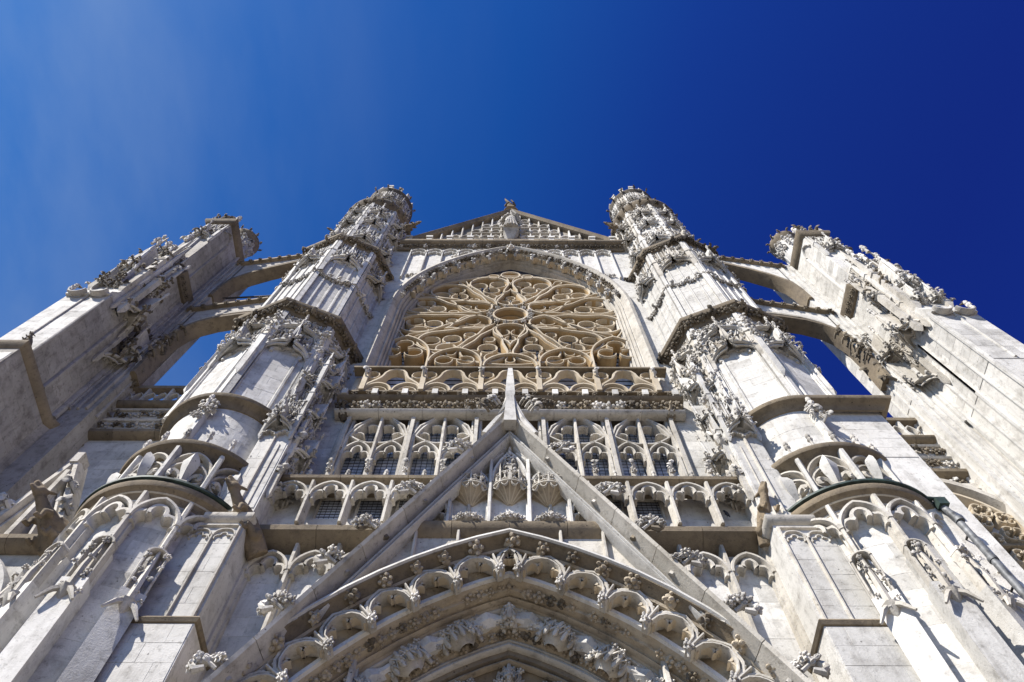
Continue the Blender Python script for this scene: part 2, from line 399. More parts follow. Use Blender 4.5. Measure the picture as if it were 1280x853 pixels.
def make_leaf(seed):
    r = random.Random(seed); mb = MB(); n = r.choice((4, 5, 6))
    for i in range(n):
        lobe(mb, 2 * pi * i / n + r.uniform(-.3, .3), r.uniform(0.3, 0.8), r.uniform(0.42, 0.58), r.uniform(0.17, 0.25), r.uniform(-0.75, -0.35), r, (0, -0.02, 0))
        a = 2 * pi * i / n + .4; mb.ball((.3 * sin(a), -.1, .3 * cos(a)), r.uniform(.09, .15), 5, 4)
    mb.ball((0, -0.2, 0), 0.15, 6, 4)
    return mb
def make_crocket(seed):
    """hook-shaped crocket: stem rising off the edge and curling over, with side lobes"""
    r = random.Random(seed); mb = MB()
    c = [(0, 0.1, -0.35), (0, -0.12, -0.2), (0, -0.3, 0.02), (0, -0.38, 0.26), (0, -0.28, 0.45), (0, -0.1, 0.44), (0, -0.06, 0.3)]
    mb.tube(c, [0.1, 0.1, 0.1, 0.12, 0.14, 0.13, 0.08], 5)
    for k in range(4):
        lobe(mb, r.choice((-1, 1)) * r.uniform(0.5, 1.4), r.uniform(0.2, 0.9), r.uniform(0.32, 0.46), r.uniform(0.15, 0.21), r.uniform(-0.8, -0.2), r, (0, -0.2 - 0.08 * k, -0.05 + 0.12 * k))
    return mb
def make_finial(seed):
    r = random.Random(seed); mb = MB()
    mb.tube([(0, 0, -0.5), (0, 0, 0.0), (0, 0, 0.5)], [0.1, 0.08, 0.05], 6)
    for lev, n, L in ((-0.05, 6, 0.42), (0.3, 5, 0.32)):
        for i in range(n):
            a = 2 * pi * i / n + r.uniform(-.2, .2); m2 = MB(); lobe(m2, 0, 1.0, L, L * 0.36, -0.55, r, (0, -0.05, 0))
            R = Matrix.Rotation(a, 3, 'Z'); mb.add([R @ Vector(v) + Vector((0, 0, lev)) for v in m2.v], m2.f)
    mb.ball((0, 0, 0.55), 0.12, 6, 4)
    return mb
def make_fleuron(seed):
    """small upright three-lobed cresting flower"""
    r = random.Random(seed); mb = MB()
    for az, L, w in ((0, 0.6, 0.16), (0.9, 0.42, 0.13), (-0.9, 0.42, 0.13)): lobe(mb, az, 0.15, L, w, 0.25, r, (0, 0, 0))
    mb.ball((0, -0.08, 0.02), 0.12, 6, 4); return mb
LEAF, LEAFB, CROCK, CROCKB, FINI, FLEUR, LEAFP = [], [], [], [], [], [], []
for i in range(6):
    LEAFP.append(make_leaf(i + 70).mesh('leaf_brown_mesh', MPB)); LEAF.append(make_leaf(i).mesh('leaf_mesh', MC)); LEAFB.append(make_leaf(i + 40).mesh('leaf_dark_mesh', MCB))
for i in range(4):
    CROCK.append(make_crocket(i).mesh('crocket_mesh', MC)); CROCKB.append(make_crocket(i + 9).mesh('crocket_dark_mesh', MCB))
for i in range(3):
    FINI.append(make_finial(i).mesh('finial_mesh', MC)); FLEUR.append(make_fleuron(i).mesh('fleuron_mesh', MC))

_bl = {}
def block_mesh(w, h, t, mat, R=0):
    """bevelled ashlar: face at -Y, centred, true size so the bevel stays even"""
    key = (round(w, 3), round(h, 3), mat.name, R); t = min(t, 0.016)
    if key not in _bl:
        b = 0.003; V = []
        for y, k in ((0.0, 0), (-t + b, 0), (-t, b)):
            V += [(-w/2 + k, y, -h/2 + k), (w/2 - k, y, -h/2 + k), (w/2 - k, y, h/2 - k), (-w/2 + k, y, h/2 - k)]
        F = [(i*4+k, i*4+(k+1)%4, (i+1)*4+(k+1)%4, (i+1)*4+k) for i in range(2) for k in range(4)] + [(8, 9, 10, 11)]
        if R:      # follows the curve of a drum
            V, F, ns = [], [], 5
            for i in range(ns + 1):
                th = (w * (i / ns - .5)) / R
                for rr, zz in ((R, -h/2), (R + t, -h/2), (R + t, h/2), (R, h/2)): V.append((rr * sin(th), R - rr * cos(th), zz))
            F = [(i*4+k, (i+1)*4+k, (i+1)*4+(k+1)%4, i*4+(k+1)%4) for i in range(ns) for k in range(4)] + [(0, 1, 2, 3), (ns*4+3, ns*4+2, ns*4+1, ns*4)]
        _bl[key] = MB().add(V, F).mesh('stone_block_mesh', mat, smooth=False)
    return _bl[key]
def ashlar(parent, M, u0, u1, v0, v1, mat, h=0.45, w=0.95, t=0.035, seed=1, joint=0.003):
    """coursed blocks laid on a face; alike blocks share a mesh; joints stay open"""
    r = random.Random(seed); nc = max(1, round((v1 - v0) / h)); hh = (v1 - v0) / nc
    curved = isinstance(M, Drum)
    for c in range(nc):
        nb = max(1, round((u1 - u0) / w)); ww = (u1 - u0) / nb
        cuts = [u0 + ww * i for i in range(nb + 1)]
        if c % 2 and nb > 1: cuts = [u0] + [u0 + ww * (i + 0.5) for i in range(nb)] + [u1]
        for a, b in zip(cuts, cuts[1:]):
            um = (a + b) / 2; me = block_mesh(b - a - joint, hh - joint, t, mat, M.R if curved else 0)
            q = M.p(um, v0 + hh * (c + 0.5), r.uniform(-0.003, 0.003))
            inst(me, 'stone_block', parent, q, M.ang(um))
def leaves(parent, M, u0, u1, v, d, n, size, bank=None, name='carved_leaf', jit=0.12, rnd=RND):
    bank = bank or LEAF
    for i in range(n):
        u = u0 + (u1 - u0) * (i + 0.5) / n + rnd.uniform(-jit, jit) * size
        inst(rnd.choice(bank), name, parent, M.p(u, v + rnd.uniform(-jit, jit) * size, d), M.ang(u), size * rnd.uniform(0.8, 1.15), rnd.uniform(-.3, .3), rnd.uniform(-.9, .9))

def canopy(parent, M, u0, u1, v0, v1, out=0.35, nleaf=14, size=0.3, mat=None, mc=None, rnd=RND, pin=True, dark=False, back=True):
    """flamboyant nodding canopy: ogee hood, cusps, side pinnacles, blind tracery behind, crockets and finial"""
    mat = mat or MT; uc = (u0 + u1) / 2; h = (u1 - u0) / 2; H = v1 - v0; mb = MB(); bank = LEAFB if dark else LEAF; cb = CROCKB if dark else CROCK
    og = ogee(uc, h * 0.92, v0, H * 0.62)
    def dd(u): return 0.06 + out * (1 - min(1, abs(u - uc) / h)) ** 0.8
    P = [M.p(u, v, dd(u)) for u, v in og]; mb.tube(P, max(0.035, h * 0.09), 5)
    P2 = [M.p(u, v - 0.05 * H, dd(u) * 0.75) for u, v in og[1:-1]]; mb.tube(P2, max(0.022, h * 0.055), 4)
    # web between hood and wall
    W = [M.p(u, v, 0.0) for u, v in og]; n = len(og)
    mb.add(P + W, [(i, i + 1, n + i + 1, n + i) for i in range(n - 1)])
    sg = MB()
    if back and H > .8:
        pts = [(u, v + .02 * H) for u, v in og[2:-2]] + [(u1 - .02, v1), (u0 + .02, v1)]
        sg.prism(pts, M, 0.0, 0.028)  # dark plate added so the recess behind the hood looks shaded
    tf = trefoil(uc, h * 0.62, v0 + 0.02); mb.bar(tf, h * 0.16, 0.0, 0.10, M)
    if pin:
        for u in (u0, u1): mb.spire(M, u, v0 - 0.12 * H, v1 - 0.02 * H, 0.07, h * 0.15)
    if back:
        for k in (-0.66, -0.33, 0.33, 0.66):
            mb.mbox(M, uc + k * h - 0.02, uc + k * h + 0.02, v0 + H * (0.62 - abs(k) * 0.35), v1, 0, 0.06)
        for k in (-0.83, -0.5, 0.5, 0.83, -0.16, 0.16):
            mb.bar(pointed(uc + k * h, h * 0.165, v1 - h * 0.3, h * 0.26, 3), 0.03, 0, 0.06, M)
    if back:      # little gablets and spirelets in the blind tracery
        for k in (-0.66, 0.0, 0.66):
            u = uc + k * h; vb = v0 + H * (.72 if k == 0 else .5)
            mb.bar([(u - h * .17, vb), (u, vb + H * .16), (u + h * .17, vb)], h * .07, 0, .14, M)
            mb.spire(M, u - h * .165, vb - .1 * H, vb + .3 * H, .06, h * .05)
    o = mb.build('canopy', mat, parent)
    sg.build('recess_shade_plate', MSH, o)
    L = len(og)
    for k in (1, 3, 5, 7):
        for side in (0, 1):
            i = min(L // 2 - 1, 1 + k); i = i if side == 0 else L - 1 - i
            u, v = og[i]; inst(rnd.choice(cb), 'crocket', o, M.p(u, v + 0.05, dd(u) + 0.03), M.ang(u), size * rnd.uniform(.5, .75), roll=(-0.8 if side == 0 else 0.8) + rnd.uniform(-.3, .3))
    u, v = og[L // 2]; inst(rnd.choice(FINI), 'finial', o, M.p(u, v + size * 0.4, out + 0.08), M.ang(u), size * .95, 0.1)
    for i in range(nleaf):
        u = rnd.uniform(u0, u1); v = rnd.uniform(v0 + 0.25 * H + 0.3 * H * (1 - abs(u - uc) / h), v1)
        inst(rnd.choice(bank if rnd.random() < .7 else cb), 'carved_leaf', o, M.p(u, v, rnd.uniform(0.02, 0.08)), M.ang(u), size * rnd.uniform(0.38, 0.68), rnd.uniform(-.4, .4), rnd.uniform(-1.2, 1.2))
    return o

COVE = [(0, -0.34), (0.05, -0.33), (0.09, -0.25), (0.19, -0.13), (0.31, -0.08), (0.34, -0.02), (0.34, 0.07), (0.0, 0.15)]
def cove(out, down, up=0.08): return [(0, -down), (out * .16, -down * .97), (out * .28, -down * .72), (out * .55, -down * .38), (out * .92, -down * .22), (out, -down * .05), (out, up * .6), (0.0, up)]
def line(a, b, n): return [(a[0] + (b[0] - a[0]) * i / n, a[1] + (b[1] - a[1]) * i / n) for i in range(n + 1)]
def cornice_stones(parent, path, z, prof, mat, name='cornice_stone', step=1.0):
    """a moulding laid in separate stones with open joints"""
    P = [Vector(p) for p in path]
    for a, b in zip(P, P[1:]):
        L = (b - a).length; n = max(1, round(L / step)); t = (b - a).normalized()
        for i in range(n):
            p = a + t * (L * i / n + 0.006); q = a + t * (L * (i + 1) / n - 0.006)
            MB().cornice([p, q], z + RND.uniform(-.004, .004), prof).build(name, mat, parent)
G0 = -1.6       # ground level under the camera
# ------------------------------------------------------------------ ground
gm = MB(); gm.add([(-1500, -1500, G0), (1500, -1500, G0), (1500, 1500, G0), (-1500, 1500, G0)], [(0, 1, 2, 3)])
g = gm.build('ground', MGD, smooth=False); tag(g, 'pale paved square in front of the cathedral', 'ground', kind='structure')

# ------------------------------------------------------------------ facade body
FAC = thing('cathedral_facade', (0, 12, G0), 'white limestone transept front with tiers of windows between the two stair turrets', 'facade')
WY = 12.0
FW = Plane(0, WY)
# lower wall either side of the portal
for s in (1, -1):
    SIDE[0] = s
    w = MB().box(4.9, 6.6, WY, 13.5, G0, 13.9); w.add([], [])
    w = w.build('wall', MW, FAC)
    MB().box(2.6, 4.9, WY, 13.5, 11.4, 13.9).build('wall', MW, FAC)
    MB().box(4.25, 4.9, 12.1, 12.6, G0, 11.4).build('wall', MPB, FAC)
    ashlar(w, FW, 3.0, 6.15, 8.6, 13.8, MW, 0.5, 1.0, 0.03, 11 + s)
    hd = MB(); hd2 = MB()
    for k in range(4):
        x0 = 6.15 - k * 1.02
        m = MB().bar([(x0, 6.5), (x0, 13.5), (x0, 13.85)], 0.13, 0, 0.30, FW); m.mbox(FW, x0 - .11, x0 + .11, 6.5, 13.2, 0.0, 0.16)
        m.build('mullion', MT, FAC)
    for k in range(3):
        xc = 6.15 - (k + 0.5) * 1.02
        hd.bar(pointed(xc, 0.47, 12.9, 0.62), 0.10, 0, 0.32, FW); hd.bar(trefoil(xc, 0.42, 12.82, 5, 1.25), 0.12, 0.0, 0.26, FW)
        o = MB().bar(trefoil(xc, 0.42, 12.82, 5, 1.25), 0.12, 0.0, 0.26, FW).bar(pointed(xc, 0.47, 12.9, 0.62), 0.10, 0, 0.32, FW).build('arch_head', MT, FAC)
SIDE[0] = 1
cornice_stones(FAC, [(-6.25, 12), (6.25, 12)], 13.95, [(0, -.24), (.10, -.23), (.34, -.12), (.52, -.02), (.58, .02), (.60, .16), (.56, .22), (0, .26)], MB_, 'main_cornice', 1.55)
MB().box(-6.3, 6.3, 11.99, 14, 13.9, 14.2).build('wall', MW, FAC)

# ------------------------------------------------------------------ first gallery
GY = 11.5; GP = Plane(0, GY)
for s in (1, -1):
    SIDE[0] = s
    iw = MB().box(0, 6.6, 11.92, 13.2, 14.2, 15.0).box(0, 6.6, 12.02, 13.2, 15.0, 16.2)
    iw = iw.build('parapet_wall', MW, FAC)
    for k in range(6):
        x0 = 6.28 - k * 1.05
        m = MB().bar([(x0, 14.2), (x0, 15.9)], 0.11, -0.10, 0.16, GP).bar([(x0, 14.2), (x0, 15.6)], 0.2, -0.12, 0.04, GP)
        m.build('mullion', MT, FAC)
        if k < 5 :
            xc = x0 - 0.525
            MB().bar(pointed(xc, 0.49, 15.28, 0.58), 0.09, -0.15, 0.15, GP).bar(trefoil(xc, 0.43, 15.2, 5, 1.3), 0.10, -0.15, 0.10, GP).prism(
                pointed(xc, 0.5, 15.28, 0.6) + [(xc + .53, 15.28), (xc + .53, 15.93), (xc - .53, 15.93), (xc - .53, 15.28)], GP, -0.12, -0.02).build('arch_head', MT, FAC)
    for k in range(5):      # small leaded lights behind the screen
        xc = 5.755 - 1.05 * k - .06
        if k == 0 or (s > 0 and k == 1): continue
        if k == 4: continue
        wd = MB(); wp = Plane(0, 12.02)
        wd.bar([(xc - .44, 15.0), (xc - .44, 15.9), (xc + .44, 15.9), (xc + .44, 15.0)], 0.07, -0.02, 0.1, wp)
        wo_ = wd.build('window', MT, FAC)
        MB().mbox(wp, xc - .41, xc + .41, 15.0, 15.88, -0.02, 0.012).build('glass_pane', MGL, wo_, smooth=False)
        lb = MB()
        for i in range(8): lb.mbox(wp, xc - .41, xc + .41, 15.05 + i * .11, 15.06 + i * .11, 0.01, 0.03)
        for i in range(6): lb.mbox(wp, xc - .33 + i * .132, xc - .318 + i * .132, 15.0, 15.88, 0.01, 0.022)
        lb.build('lead_bars', MLD, wo_, smooth=False)
SIDE[0] = 1
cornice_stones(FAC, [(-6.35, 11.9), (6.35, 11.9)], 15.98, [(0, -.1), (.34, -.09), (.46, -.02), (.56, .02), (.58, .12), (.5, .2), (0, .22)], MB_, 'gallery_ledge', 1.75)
for i in range(24):
    x = -6.05 + i * 0.527
    if abs(x) < 1.6: continue
    tall = i % 2 == 0
    p = MB()
    if tall:
        p.add([], []); p.spire(Plane(0, 11.6), x, 16.15, 16.95, 0, 0.075, waist=0.8)
        o = p.build('ledge_post', MT, FAC); inst(RND.choice(CROCK), 'crocket', o, (x, 11.55, 16.85), RND.uniform(-.4, .4), 0.34); inst(RND.choice(LEAF), 'carved_leaf', o, (x, 11.5, 16.6), 0, 0.22)
    else:
        inst(RND.choice(FINI), 'ledge_finial', FAC, (x, 11.6, 16.42), 0, 0.46)

# ------------------------------------------------------------------ second gallery: tall traceried windows
Q = 12.4; QP = Plane(0, Q)
for s in (1, -1):
    SIDE[0] = s
    e = MB().box(5.45, 7.2, 12.45, 13.4, 16.0, 22.2).build('wall', MW, FAC)
    ashlar(e, Plane(0, 12.45), 5.55, 6.6, 16.2, 21.0, MW, 0.5, 0.55, 0.03, 21 + s)
    for bi, xc in enumerate((4.25, 2.15)):
        win = MB().bar([(xc - .5, 16.1), (xc - .5, 18.9)], 0.01, -.3, -.29, QP)
        fr = MB()
        fr.bar([(xc, 16.1), (xc, 19.25), (xc, 20.95)], 0.11, -0.30, 0.12, QP)
        for sx in (-1, 1):
            x1 = xc + sx * 0.52
            fr.bar(pointed(x1, 0.5, 18.55, 0.85), 0.085, -0.32, 0.06, QP)
            c = pointed(x1, 0.42, 18.5, 0.72)
            fr.bar(trefoil(x1, 0.42, 18.45, 5, 1.75), 0.075, -0.22, 0.0, QP)
            fr.bar([(x1 - .47, 16.1), (x1 - .47, 18.5)], 0.07, -0.32, 0.03, QP); fr.bar([(x1 + .47, 16.1), (x1 + .47, 18.5)], 0.07, -0.32, 0.03, QP)
        # the eye: two bowed bars over, two descending to the middle
        L = arc(xc - 0.02, 19.78, 0.93, pi, pi / 2, 8)
        up = [(xc - .88 + .88 * (i / 8), 19.72 + 1.18 * sin(pi / 2 * i / 8) ** .8) for i in range(9)]
        lo = [(xc - .88 + .88 * (i / 8), 19.72 - 0.42 * sin(pi * 0.62 * i / 8)) for i in range(9)]
        for P_ in (up, lo):
            fr.bar(P_, 0.09, -0.34, 0.06, QP); fr.bar([(2 * xc - x, z) for x, z in P_], 0.09, -0.34, 0.06, QP)
        for sx in (-1, 1):
            fr.bar(arc(xc + sx * .62, 19.80, .17, pi * .1, pi * .9, 5), 0.06, -.3, 0, QP); fr.bar(arc(xc + sx * .25, 20.25, .2, pi * .2, pi * 1.1, 5), 0.06, -.3, 0, QP)
            fr.bar([(xc + sx * 1.0, 19.0), (xc + sx * .97, 19.7), (xc + sx * .78, 20.3), (xc + sx * .1, 21.0)], 0.08, -0.3, 0.09, QP)
        w_ = fr.build('window', MT, FAC)
        GPn = Plane(0, 12.86)
        for sx in (-1, 1):
            x1 = xc + sx * 0.52
            for zz in range(4):
                MB().mbox(GPn, x1 - .5, x1 + .5, 16.1 + zz * 1.22, 16.1 + (zz + 1) * 1.22 - .01, 0, 0.02).build('glass_pane', MGL, w_, smooth=False)
            lb = MB()
            for i in range(30): lb.mbox(GPn, x1 - .5, x1 + .5, 16.2 + i * .165, 16.212 + i * .165, 0.02, 0.032)
            for i in range(6): lb.mbox(GPn, x1 - .42 + i * .168, x1 - .405 + i * .168, 16.1, 21.0, 0.02, 0.034)
            lb.build('lead_bars', MLD, w_, smooth=False)
    for x0 in (5.32, 3.2, 1.1):
        m = MB()
        for dx, r, top in ((0, .07, 21.35), (-.13, .045, 20.7), (.13, .045, 20.7)):
            m.spire(QP, x0 + dx, 16.1, top, 0.10 if dx == 0 else 0.02, r, waist=0.86)
        m.mbox(QP, x0 - .17, x0 + .17, 16.1, 20.9, -0.35, -0.02)
        m.build('buttress_shaft', MT, FAC)
SIDE[0] = 1
MB().box(-7, 7, 12.87, 14, 16, 22.2).build('back_wall', MW, FAC)
MB().box(-5.6, 5.6, 12.38, 12.9, 20.98, 21.5).build('lintel', MR, FAC)
# ------------------------------------------------------------------ frieze cornice and balustrade of the rose gallery
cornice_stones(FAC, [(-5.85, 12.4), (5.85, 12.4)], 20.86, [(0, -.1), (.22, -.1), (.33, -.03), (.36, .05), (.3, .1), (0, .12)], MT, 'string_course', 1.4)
fz = MB().box(-5.9, 5.9, 12.2, 13, 20.95, 21.62).build('frieze', MB_, FAC)
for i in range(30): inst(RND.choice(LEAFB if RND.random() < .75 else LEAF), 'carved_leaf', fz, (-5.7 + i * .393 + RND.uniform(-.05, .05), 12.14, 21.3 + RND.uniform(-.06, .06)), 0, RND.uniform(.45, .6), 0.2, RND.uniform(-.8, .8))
cornice_stones(FAC, [(-5.95, 12.3), (5.95, 12.3)], 21.68, [(0, -.12), (.2, -.1), (.3, -.03), (.34, .04), (.3, .1), (0, .12)], MB_, 'frieze_cap', 1.5)
BAL = thing('balustrade', (0, 12, 21.78), 'pierced ogee balustrade along the sill of the rose window', 'balustrade')
BP = Plane(0, 12.08)
for i in range(12):
    x = -5.72 + i * 1.04
    MB().mbox(BP, x - .1, x + .1, 21.78, 22.1, -.18, .16).build('pedestal', MW, BAL)
bs = MB().box(-5.72, 5.72, 12.0, 12.25, 22.04, 22.12).build('bottom_rail', MB_, BAL)
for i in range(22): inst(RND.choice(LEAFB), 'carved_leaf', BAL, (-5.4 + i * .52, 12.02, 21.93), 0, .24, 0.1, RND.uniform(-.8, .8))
for k in range(-2, 3):
    xc = k * 2.08
    t = MB()
    half = [(xc - 1.04, 22.12), (xc - .99, 22.35), (xc - .86, 22.6), (xc - .66, 22.82), (xc - .5, 23.0), (xc - .42, 23.2), (xc - .37, 23.4), (xc - .25, 23.58), (xc, 23.68)]
    t.bar(half + [(2 * xc - x, z) for x, z in reversed(half[:-1])], 0.13, -.2, .12, BP)
    for sx in (-1, 1):
        t.bar(pointed(xc + sx * .52, .49, 22.1, .56), 0.10, -.2, .1, BP); t.bar(pointed(xc + sx * .52, .36, 22.1, .36), 0.05, -.14, .03, BP)
        t.bar(arc(xc + sx * .86, 23.35, .27, 0, 2 * pi, 10)[:-1], 0.05, -.15, .05, BP, True)
    o = t.build('tracery_bay', MRW, BAL)
for k in range(-3, 3):
    x = k * 2.08 + 1.04
    o = MB().mbox(BP, x - .09, x + .09, 22.1, 23.7, -.15, .15).build('post', MRW, BAL)
    inst(RND.choice(CROCK), 'crocket', o, BP.p(x, 23.2, .2), 0, .4); inst(RND.choice(FINI), 'finial', o, BP.p(x, 23.45, .2), 0, .35)
MB().box(-5.75, 5.75, 11.9, 12.3, 23.7, 23.8).build('top_rail', MB_, BAL)
for i in range(44): inst(FLEUR[i % 3], 'cresting', BAL, (-5.65 + i * .263, 12.0, 23.82), 0, .17)

# ------------------------------------------------------------------ rose wall: arch, blind arcade, top cornice
rp_out = arch3((0, 40.35), (3.6, 37.3), (5.46, 32.2), 22)
rp_in = arch3((0, 38.9), (3.4, 36.9), (5.52, 31.4), 22)
UP = Plane(0, 12.7)
ring = MB()
poly = [(x, z) for x, z in rp_out]
# wall above the arch (two halves)
for s in (1, -1):
    SIDE[0] = s
    half = [(x, z) for x, z in rp_out if x >= 0]
    MB().prism([(0, 41.3), (0, 40.35)] + half[1:] + [(7.3, 22), (7.3, 41.3)], UP, -.9, 0).build('spandrel_wall', MW, FAC)
    for k in range(5):
        x0 = 5.75 - k * .92; zb = 33.5
        for i, (x, z) in enumerate(half[:-1]):
            if half[i][0] <= x0 <= half[i + 1][0]: zb = z + (half[i + 1][1] - z) * (x0 - x) / max(.01, half[i + 1][0] - x)
        if zb > 39.7: continue
        o = MB().bar([(x0, max(35.6, zb)), (x0, 40.35)], .1, 0, .16, UP).build('mullion', MW, FAC)
        xc = x0 - .46
        MB().bar(pointed(xc, .43, 39.7, .5), .08, 0, .2, UP).bar(trefoil(xc, .34, 39.55), .07, 0, .14, UP).build('arch_head', MW, FAC)
    inst(LEAF[1], 'carved_leaf', FAC, (3.1, 12.6, 38.75), 0, .7)
    for i in range(6): inst(RND.choice(LEAF), 'carved_leaf', FAC, (4.3 + i * .23, 12.62, 36.0 + RND.uniform(-.1, .1)), 0, .32)
SIDE[0] = 1
ARW = thing('rose_arch', (0, 12.6, 22), 'deep pointed arch with hanging cusps framing the rose window', 'arch')
MB().sweep(rp_out, [(-.12, -.35), (.26, -.1), (.34, .12), (.26, .3), (.1, .34), (0, .26), (-.12, .05)], UP).build('hood_mould', MT, ARW)
apx = Along(rp_out, 12.55)
Lh = apx.L[-1] / 2
for i in range(64):
    u = -9.6 + i * .305
    inst(RND.choice(LEAFB if RND.random() < .6 else LEAF), 'carved_leaf', ARW, apx.p(u, -.1, .02), 0, RND.uniform(.3, .42), 0.3, RND.uniform(-1.5, 1.5))
MB().sweep(rp_out, [(-.15, -.05), (-.12, .06), (-.18, -.08), (-.3, -.36), (-.43, -.62), (-.5, -.9), (-.2, -.9)], UP).build('hollow_mould', MT, ARW)
ac = Along(rp_out, 12.75); _p = ac.p; ac.p = lambda u, v, d: _p(u, v * .72, d)
for i in range(-7, 8):
    u0 = i * 1.18
    if abs(u0) > 8.4: continue
    L = MB(); am = ac
    L.bar([(u0 - .57, -.72), (u0 - .5, -.45), (u0 - .3, -.25), (u0, -.16), (u0 + .3, -.25), (u0 + .5, -.45), (u0 + .57, -.72)], .07, -.25, .1, am)
    L.bar(arc(u0 - .28, -.58, .2, pi * .95, pi * .1, 5), .05, -.2, .05, am).bar(arc(u0 + .28, -.58, .2, pi * .9, pi * .05, 5), .05, -.2, .05, am)
    o = L.build('cusp', MRW, ARW)
    inst(RND.choice(CROCK), 'crocket', o, am.p(u0 + .59, -.62, .05), 0, .48); inst(RND.choice(FINI), 'finial', o, am.p(u0 + .59, -.8, .08), 0, .34)
inst(FINI[0], 'finial', ARW, (0, 12.35, 40.1), 0, .75); inst(LEAF[2], 'carved_leaf', ARW, (0, 12.3, 39.9), 0, .6)
for off, w, d in ((-.19, .09, .0), (-.28, .06, -.2), (-.37, .09, -.38), (-.46, .06, -.56)):
    MB().sweep(rp_out, [(off - w / 2, d - .3), (off + w / 2, d - .3), (off + w / 2, d - .03), (off + w * .2, d + .03), (off - w * .2, d + .03), (off - w / 2, d - .03)], UP).build('arch_roll', MT, ARW)
for r, w, d0, d1, m in ((.0, .10, -1.3, -.8, MRW),):
    pth = [(x * (1 + r / 5.2), z + r * .9) for x, z in rp_in]
    MB().bar(pth, w, d0, d1, UP).build('arch_roll', m, ARW)
# jamb reveal
for s in (1, -1):
    SIDE[0] = s
    MB().add([(x, y, z) for z in (22, 31.9) for x, y in ((6.1, 12.72), (5.8, 12.85), (5.66, 13.6), (5.6, 14.4), (6.3, 14.4))], [(0, 1, 2, 3, 4), (5, 6, 7, 8, 9)] + [(i, (i + 1) % 5, (i + 1) % 5 + 5, i + 5) for i in range(5)]).build('jamb', MW, ARW)
SIDE[0] = 1

ROSE = thing('rose_window', (0, 13.6, 22), 'great flamboyant rose window of ochre stone tracery with twelve petals round an open hub', 'rose window')
RP = Plane(0, 13.34); RC = (0, 32.0); RR = 5.46
def polar(r, a):
    r *= 1.025; return (RC[0] + r * cos(RAD(a)), RC[1] + r * sin(RAD(a)))
def rbar(path, w, parent, name, closed=True, front=.12, deep=-.40):
    o = MB().bar(path, w, deep, front - .06, RP, closed, .15).build(name, MR, parent)
    MB().bar(path, w * .55, front - .075, front + .05, RP, closed, .3).build('front_roll', MRW, o)  # paler than the sides: light on the front edges put into the colour
    return o
rbar(arc(*RC, RR, 0, 2 * pi, 72)[:-1], .12, ROSE, 'outer_ring')
hub = rbar(arc(*RC, .82, 0, 2 * pi, 28)[:-1], .2, ROSE, 'hub')
MB().bar(arc(*RC, .6, 0, 2 * pi, 24)[:-1], .1, -.6, -.2, RP, True).build('hub_lining', MR, ROSE)
for i in range(14): inst(RND.choice(LEAF), 'carved_leaf', hub, RP.p(*polar(.98, i * 360 / 14), .14), 0, .36, 0, RND.uniform(-3, 3))
for k in range(6):
    a = 90 + 60 * k
    rbar(teardrop(polar(1.88, a), .78, polar(3.35, a)), .15, ROSE, 'inner_petal')
    s3 = MB()
    for da, rr, q_ in ((12, 1.82, .36), (-12, 1.82, .36), (0, 2.45, .24)): s3.bar(arc(*polar(rr, a + da), q_, RAD(a + da + 200), RAD(a + da + 520), 12), .06, -.22, .0, RP)
    s3.build('mouchette', MRW, ROSE)
    for sg in (-1, 1):
        b = a + sg * 15.0
        rbar(teardrop(polar(4.26, b), 1.02, polar(1.3, a + sg * 28), 18), .17, ROSE, 'petal')
        s2 = MB()
        for da, rr, q_ in ((6.6, 4.42, .44), (-6.6, 4.42, .44), (.5 * sg, 3.62, .42), (4.5 * sg, 2.75, .26)): s2.bar(arc(*polar(rr, b + da), q_, RAD(b + (180 if rr > 4 else 0) + 25 * (1 if da > 0 else -1)), RAD(b + (180 if rr > 4 else 0) + 335 + 25 * (1 if da > 0 else -1)), 14), .075, -.24, .02, RP)
        s2.build('mouchette', MRW, ROSE)
    rbar(teardrop(polar(4.95, a + 30), .2, polar(3.9, a + 30), 8), .08, ROSE, 'dagger'); rbar(teardrop(polar(4.95, a), .2, polar(3.9, a), 8), .08, ROSE, 'dagger')
# top eye and lower lancets that fill the arch around the circle
rbar(arc(0, 37.62, .52, 0, 2 * pi, 18)[:-1], .14, ROSE, 'top_eye'); rbar(arc(-.92, 37.36, .3, 0, 2 * pi, 12)[:-1], .1, ROSE, 'top_eye'); rbar(arc(.92, 37.36, .3, 0, 2 * pi, 12)[:-1], .1, ROSE, 'top_eye')
RP_ = RP; RP = Plane(0, 13.22)
for s in (-1, 1):
    rbar(pointed(s * 4.55, 1.12, 27.3, 1.85, 9), .17, ROSE, 'lancet_head', False); rbar([(s * 3.43, 22), (s * 3.43, 27.3)], .17, ROSE, 'mullion', False); rbar([(s * 5.67, 22), (s * 5.67, 27.3)], .15, ROSE, 'mullion', False)
    for dx, dz, a0 in ((-.46, .15, 20), (.46, .15, 160), (0, .95, 270)): rbar(arc(s * 4.55 + dx, 27.3 + dz, .38, RAD(a0 + 25), RAD(a0 + 335), 14), .08, ROSE, 'trefoil', False)
    rbar(pointed(s * 2.3, 1.08, 26.6, 1.3, 9), .15, ROSE, 'lancet_head', False); rbar([(s * 1.2, 22), (s * 1.2, 26.6)], .15, ROSE, 'mullion', False)
    for dx in (-.45, .45): rbar(arc(s * 2.3 + dx, 26.7, .36, RAD(30 if dx < 0 else 150) + .4, RAD(30 if dx < 0 else 150) + 5.9, 14), .08, ROSE, 'trefoil', False)
rbar(pointed(0, 1.1, 26.2, 1.15, 9), .15, ROSE, 'lancet_head', False)
RP = RP_
for k in range(-5, 6): MB().mbox(Plane(0, 13.98), k * .98 - .488, k * .98 + .488, 22, 41.5, 0, .02).build('glass_pane', MGL, ROSE, smooth=False)
lb = MB()
